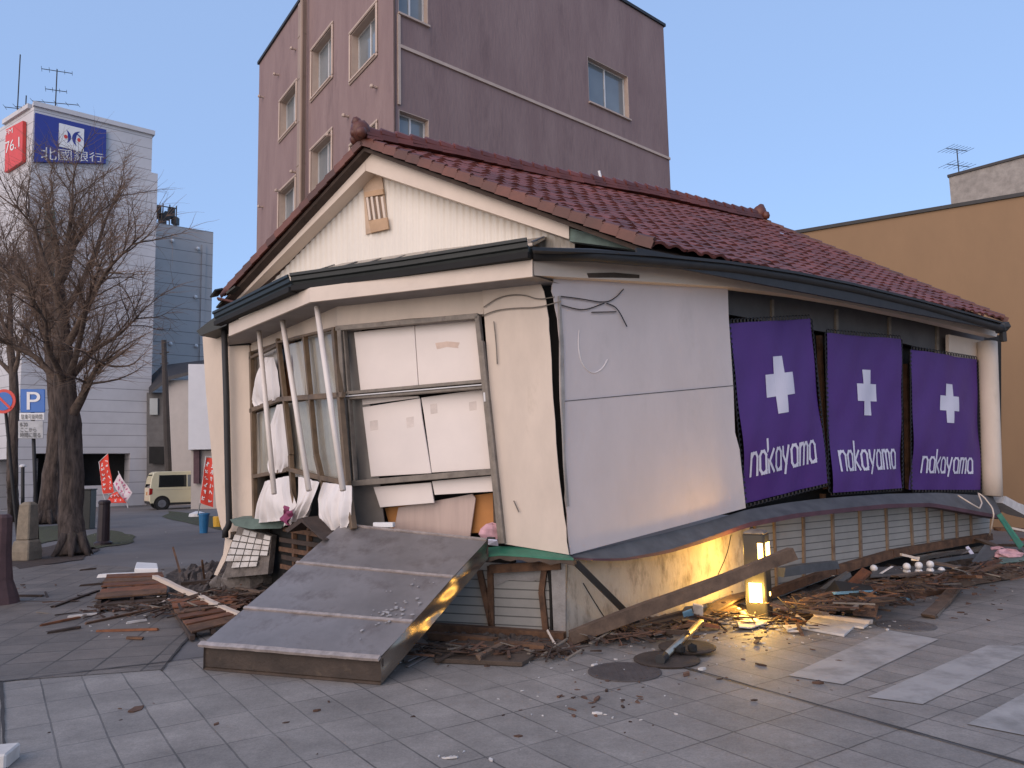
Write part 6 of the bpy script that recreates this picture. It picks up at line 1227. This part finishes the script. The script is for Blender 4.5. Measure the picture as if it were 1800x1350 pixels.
# -- rubble nobody could count
def mound(name, pxs, hgt, m_, seed, n=(46, 12)):
    random.seed(seed); L_ = [G(*p) for p in pxs[0]]; U_ = [G(*p) for p in pxs[1]]; A = resample(L_, n[0]); B = resample(U_, n[0]); mb = MB()
    hh = {(i, j): (0.0 if i in (0, n[0]) or j in (0,) else hgt * math.sin(math.pi * i / n[0]) ** .5 * (j / n[1]) ** .8 * rnd(.35, 1.2)) for i in range(n[0] + 1) for j in range(n[1] + 1)}
    mb.grid(lambda u, v: lerp(A[round(u * n[0])], B[round(u * n[0])], v) + H(hh[(round(u * n[0]), round(v * n[1]))] + .003) + V((rnd(-.03, .03), rnd(-.03, .03), 0)), *n)
    return tag(mb.build(name, m_, recalc=False), kind='stuff')
M['rubble'] = mat('mixed_rubble', (.115, .085, .065), .95, .6, 14, .8, 30, col2=(.028, .02, .016), dirt=(.24, .21, .18), dirt_scale=9, dirt_th=.62)
mound('rubble', ([(1380, 1072), (1460, 1085), (1560, 1058), (1680, 1030), (1800, 1004)], [(1385, 1030), (1470, 1018), (1560, 1000), (1680, 985), (1800, 972)]), .26, M['rubble'], 1)
mound('rubble', ([(1000, 1132), (1100, 1122), (1220, 1100), (1330, 1096)], [(1010, 1112), (1110, 1092), (1220, 1068), (1325, 1050)]), .11, M['rubble'], 2)
mound('rubble', ([(300, 1080), (340, 1115), (420, 1098), (560, 1060)], [(290, 1012), (360, 1002), (430, 992), (560, 990)]), .16, M['rubble'], 3)
mound('rubble', ([(740, 1140), (800, 1136), (900, 1150), (1005, 1140)], [(745, 1112), (800, 1112), (900, 1118), (1000, 1124)]), .05, M['rubble'], 4)
rz = [(1150, 1130, 90, 18, 70, 0), (1350, 1105, 60, 16, 90, 0), (1500, 1110, 70, 14, 50, 0), (1600, 1070, 80, 16, 40, 0), (1060, 1235, 60, 28, 40, 0), (200, 1075, 110, 25, 60, 0), (330, 1050, 60, 25, 60, .05), (850, 1160, 80, 14, 40, 0), (1400, 1170, 120, 30, 30, 0)]
litter('splinter_litter', [(1200, 1115, 120, 12, 110, .02), (1440, 1060, 70, 15, 90, .18), (1620, 1030, 90, 14, 90, .14), (230, 1050, 110, 22, 80, .02), (380, 1050, 50, 22, 90, .08), (1050, 1240, 60, 26, 34, 0), (880, 1150, 80, 12, 60, .01), (1300, 1180, 160, 26, 26, 0), (650, 1275, 220, 28, 7, 0), (200, 1290, 120, 25, 6, 0), (1700, 1060, 60, 22, 20, 0)], M['chips'], 41, .008, .036)
litter('plaster_litter', [(1150, 1150, 80, 20, 40, 0), (1340, 1110, 70, 18, 80, .01), (1480, 1105, 60, 10, 24, .01), (1560, 1010, 90, 10, 20, .22), (180, 1085, 90, 22, 30, 0), (180, 960, 110, 20, 20, .02), (330, 1030, 60, 20, 30, .08), (1060, 1200, 130, 50, 26, 0), (1650, 1060, 90, 26, 14, 0), (830, 1330, 40, 6, 10, 0), (960, 1250, 120, 30, 8, 0)], M['plasterchip'], 42, .005, .019, .5)
random.seed(77); mb = MB()
for _ in range(46):
    u, v = (min(.97, random.gauss(.86, .05)), abs(random.gauss(.30, .06))) if rnd(0, 1) < .7 else (rnd(.7, .97), rnd(.02, .6)); c = bil(cq, u, v) + cn * .006; L_ = rnd(.006, .024); k = 5; mb.prism([c + (TFR - TFL).normalized() * L_ * math.cos(6.28 * i / k) * rnd(.5, 1.2) + (TBL - TFL).normalized() * L_ * .7 * math.sin(6.28 * i / k) * rnd(.5, 1.2) for i in range(k)], cn * .006)
tag(mb.build('glass_crumbs', M['ledge'] if False else mat('dusty_glass_crumbs', (.32, .30, .29), .5, .3, 30), loc=(0, 0, 0)), kind='stuff')
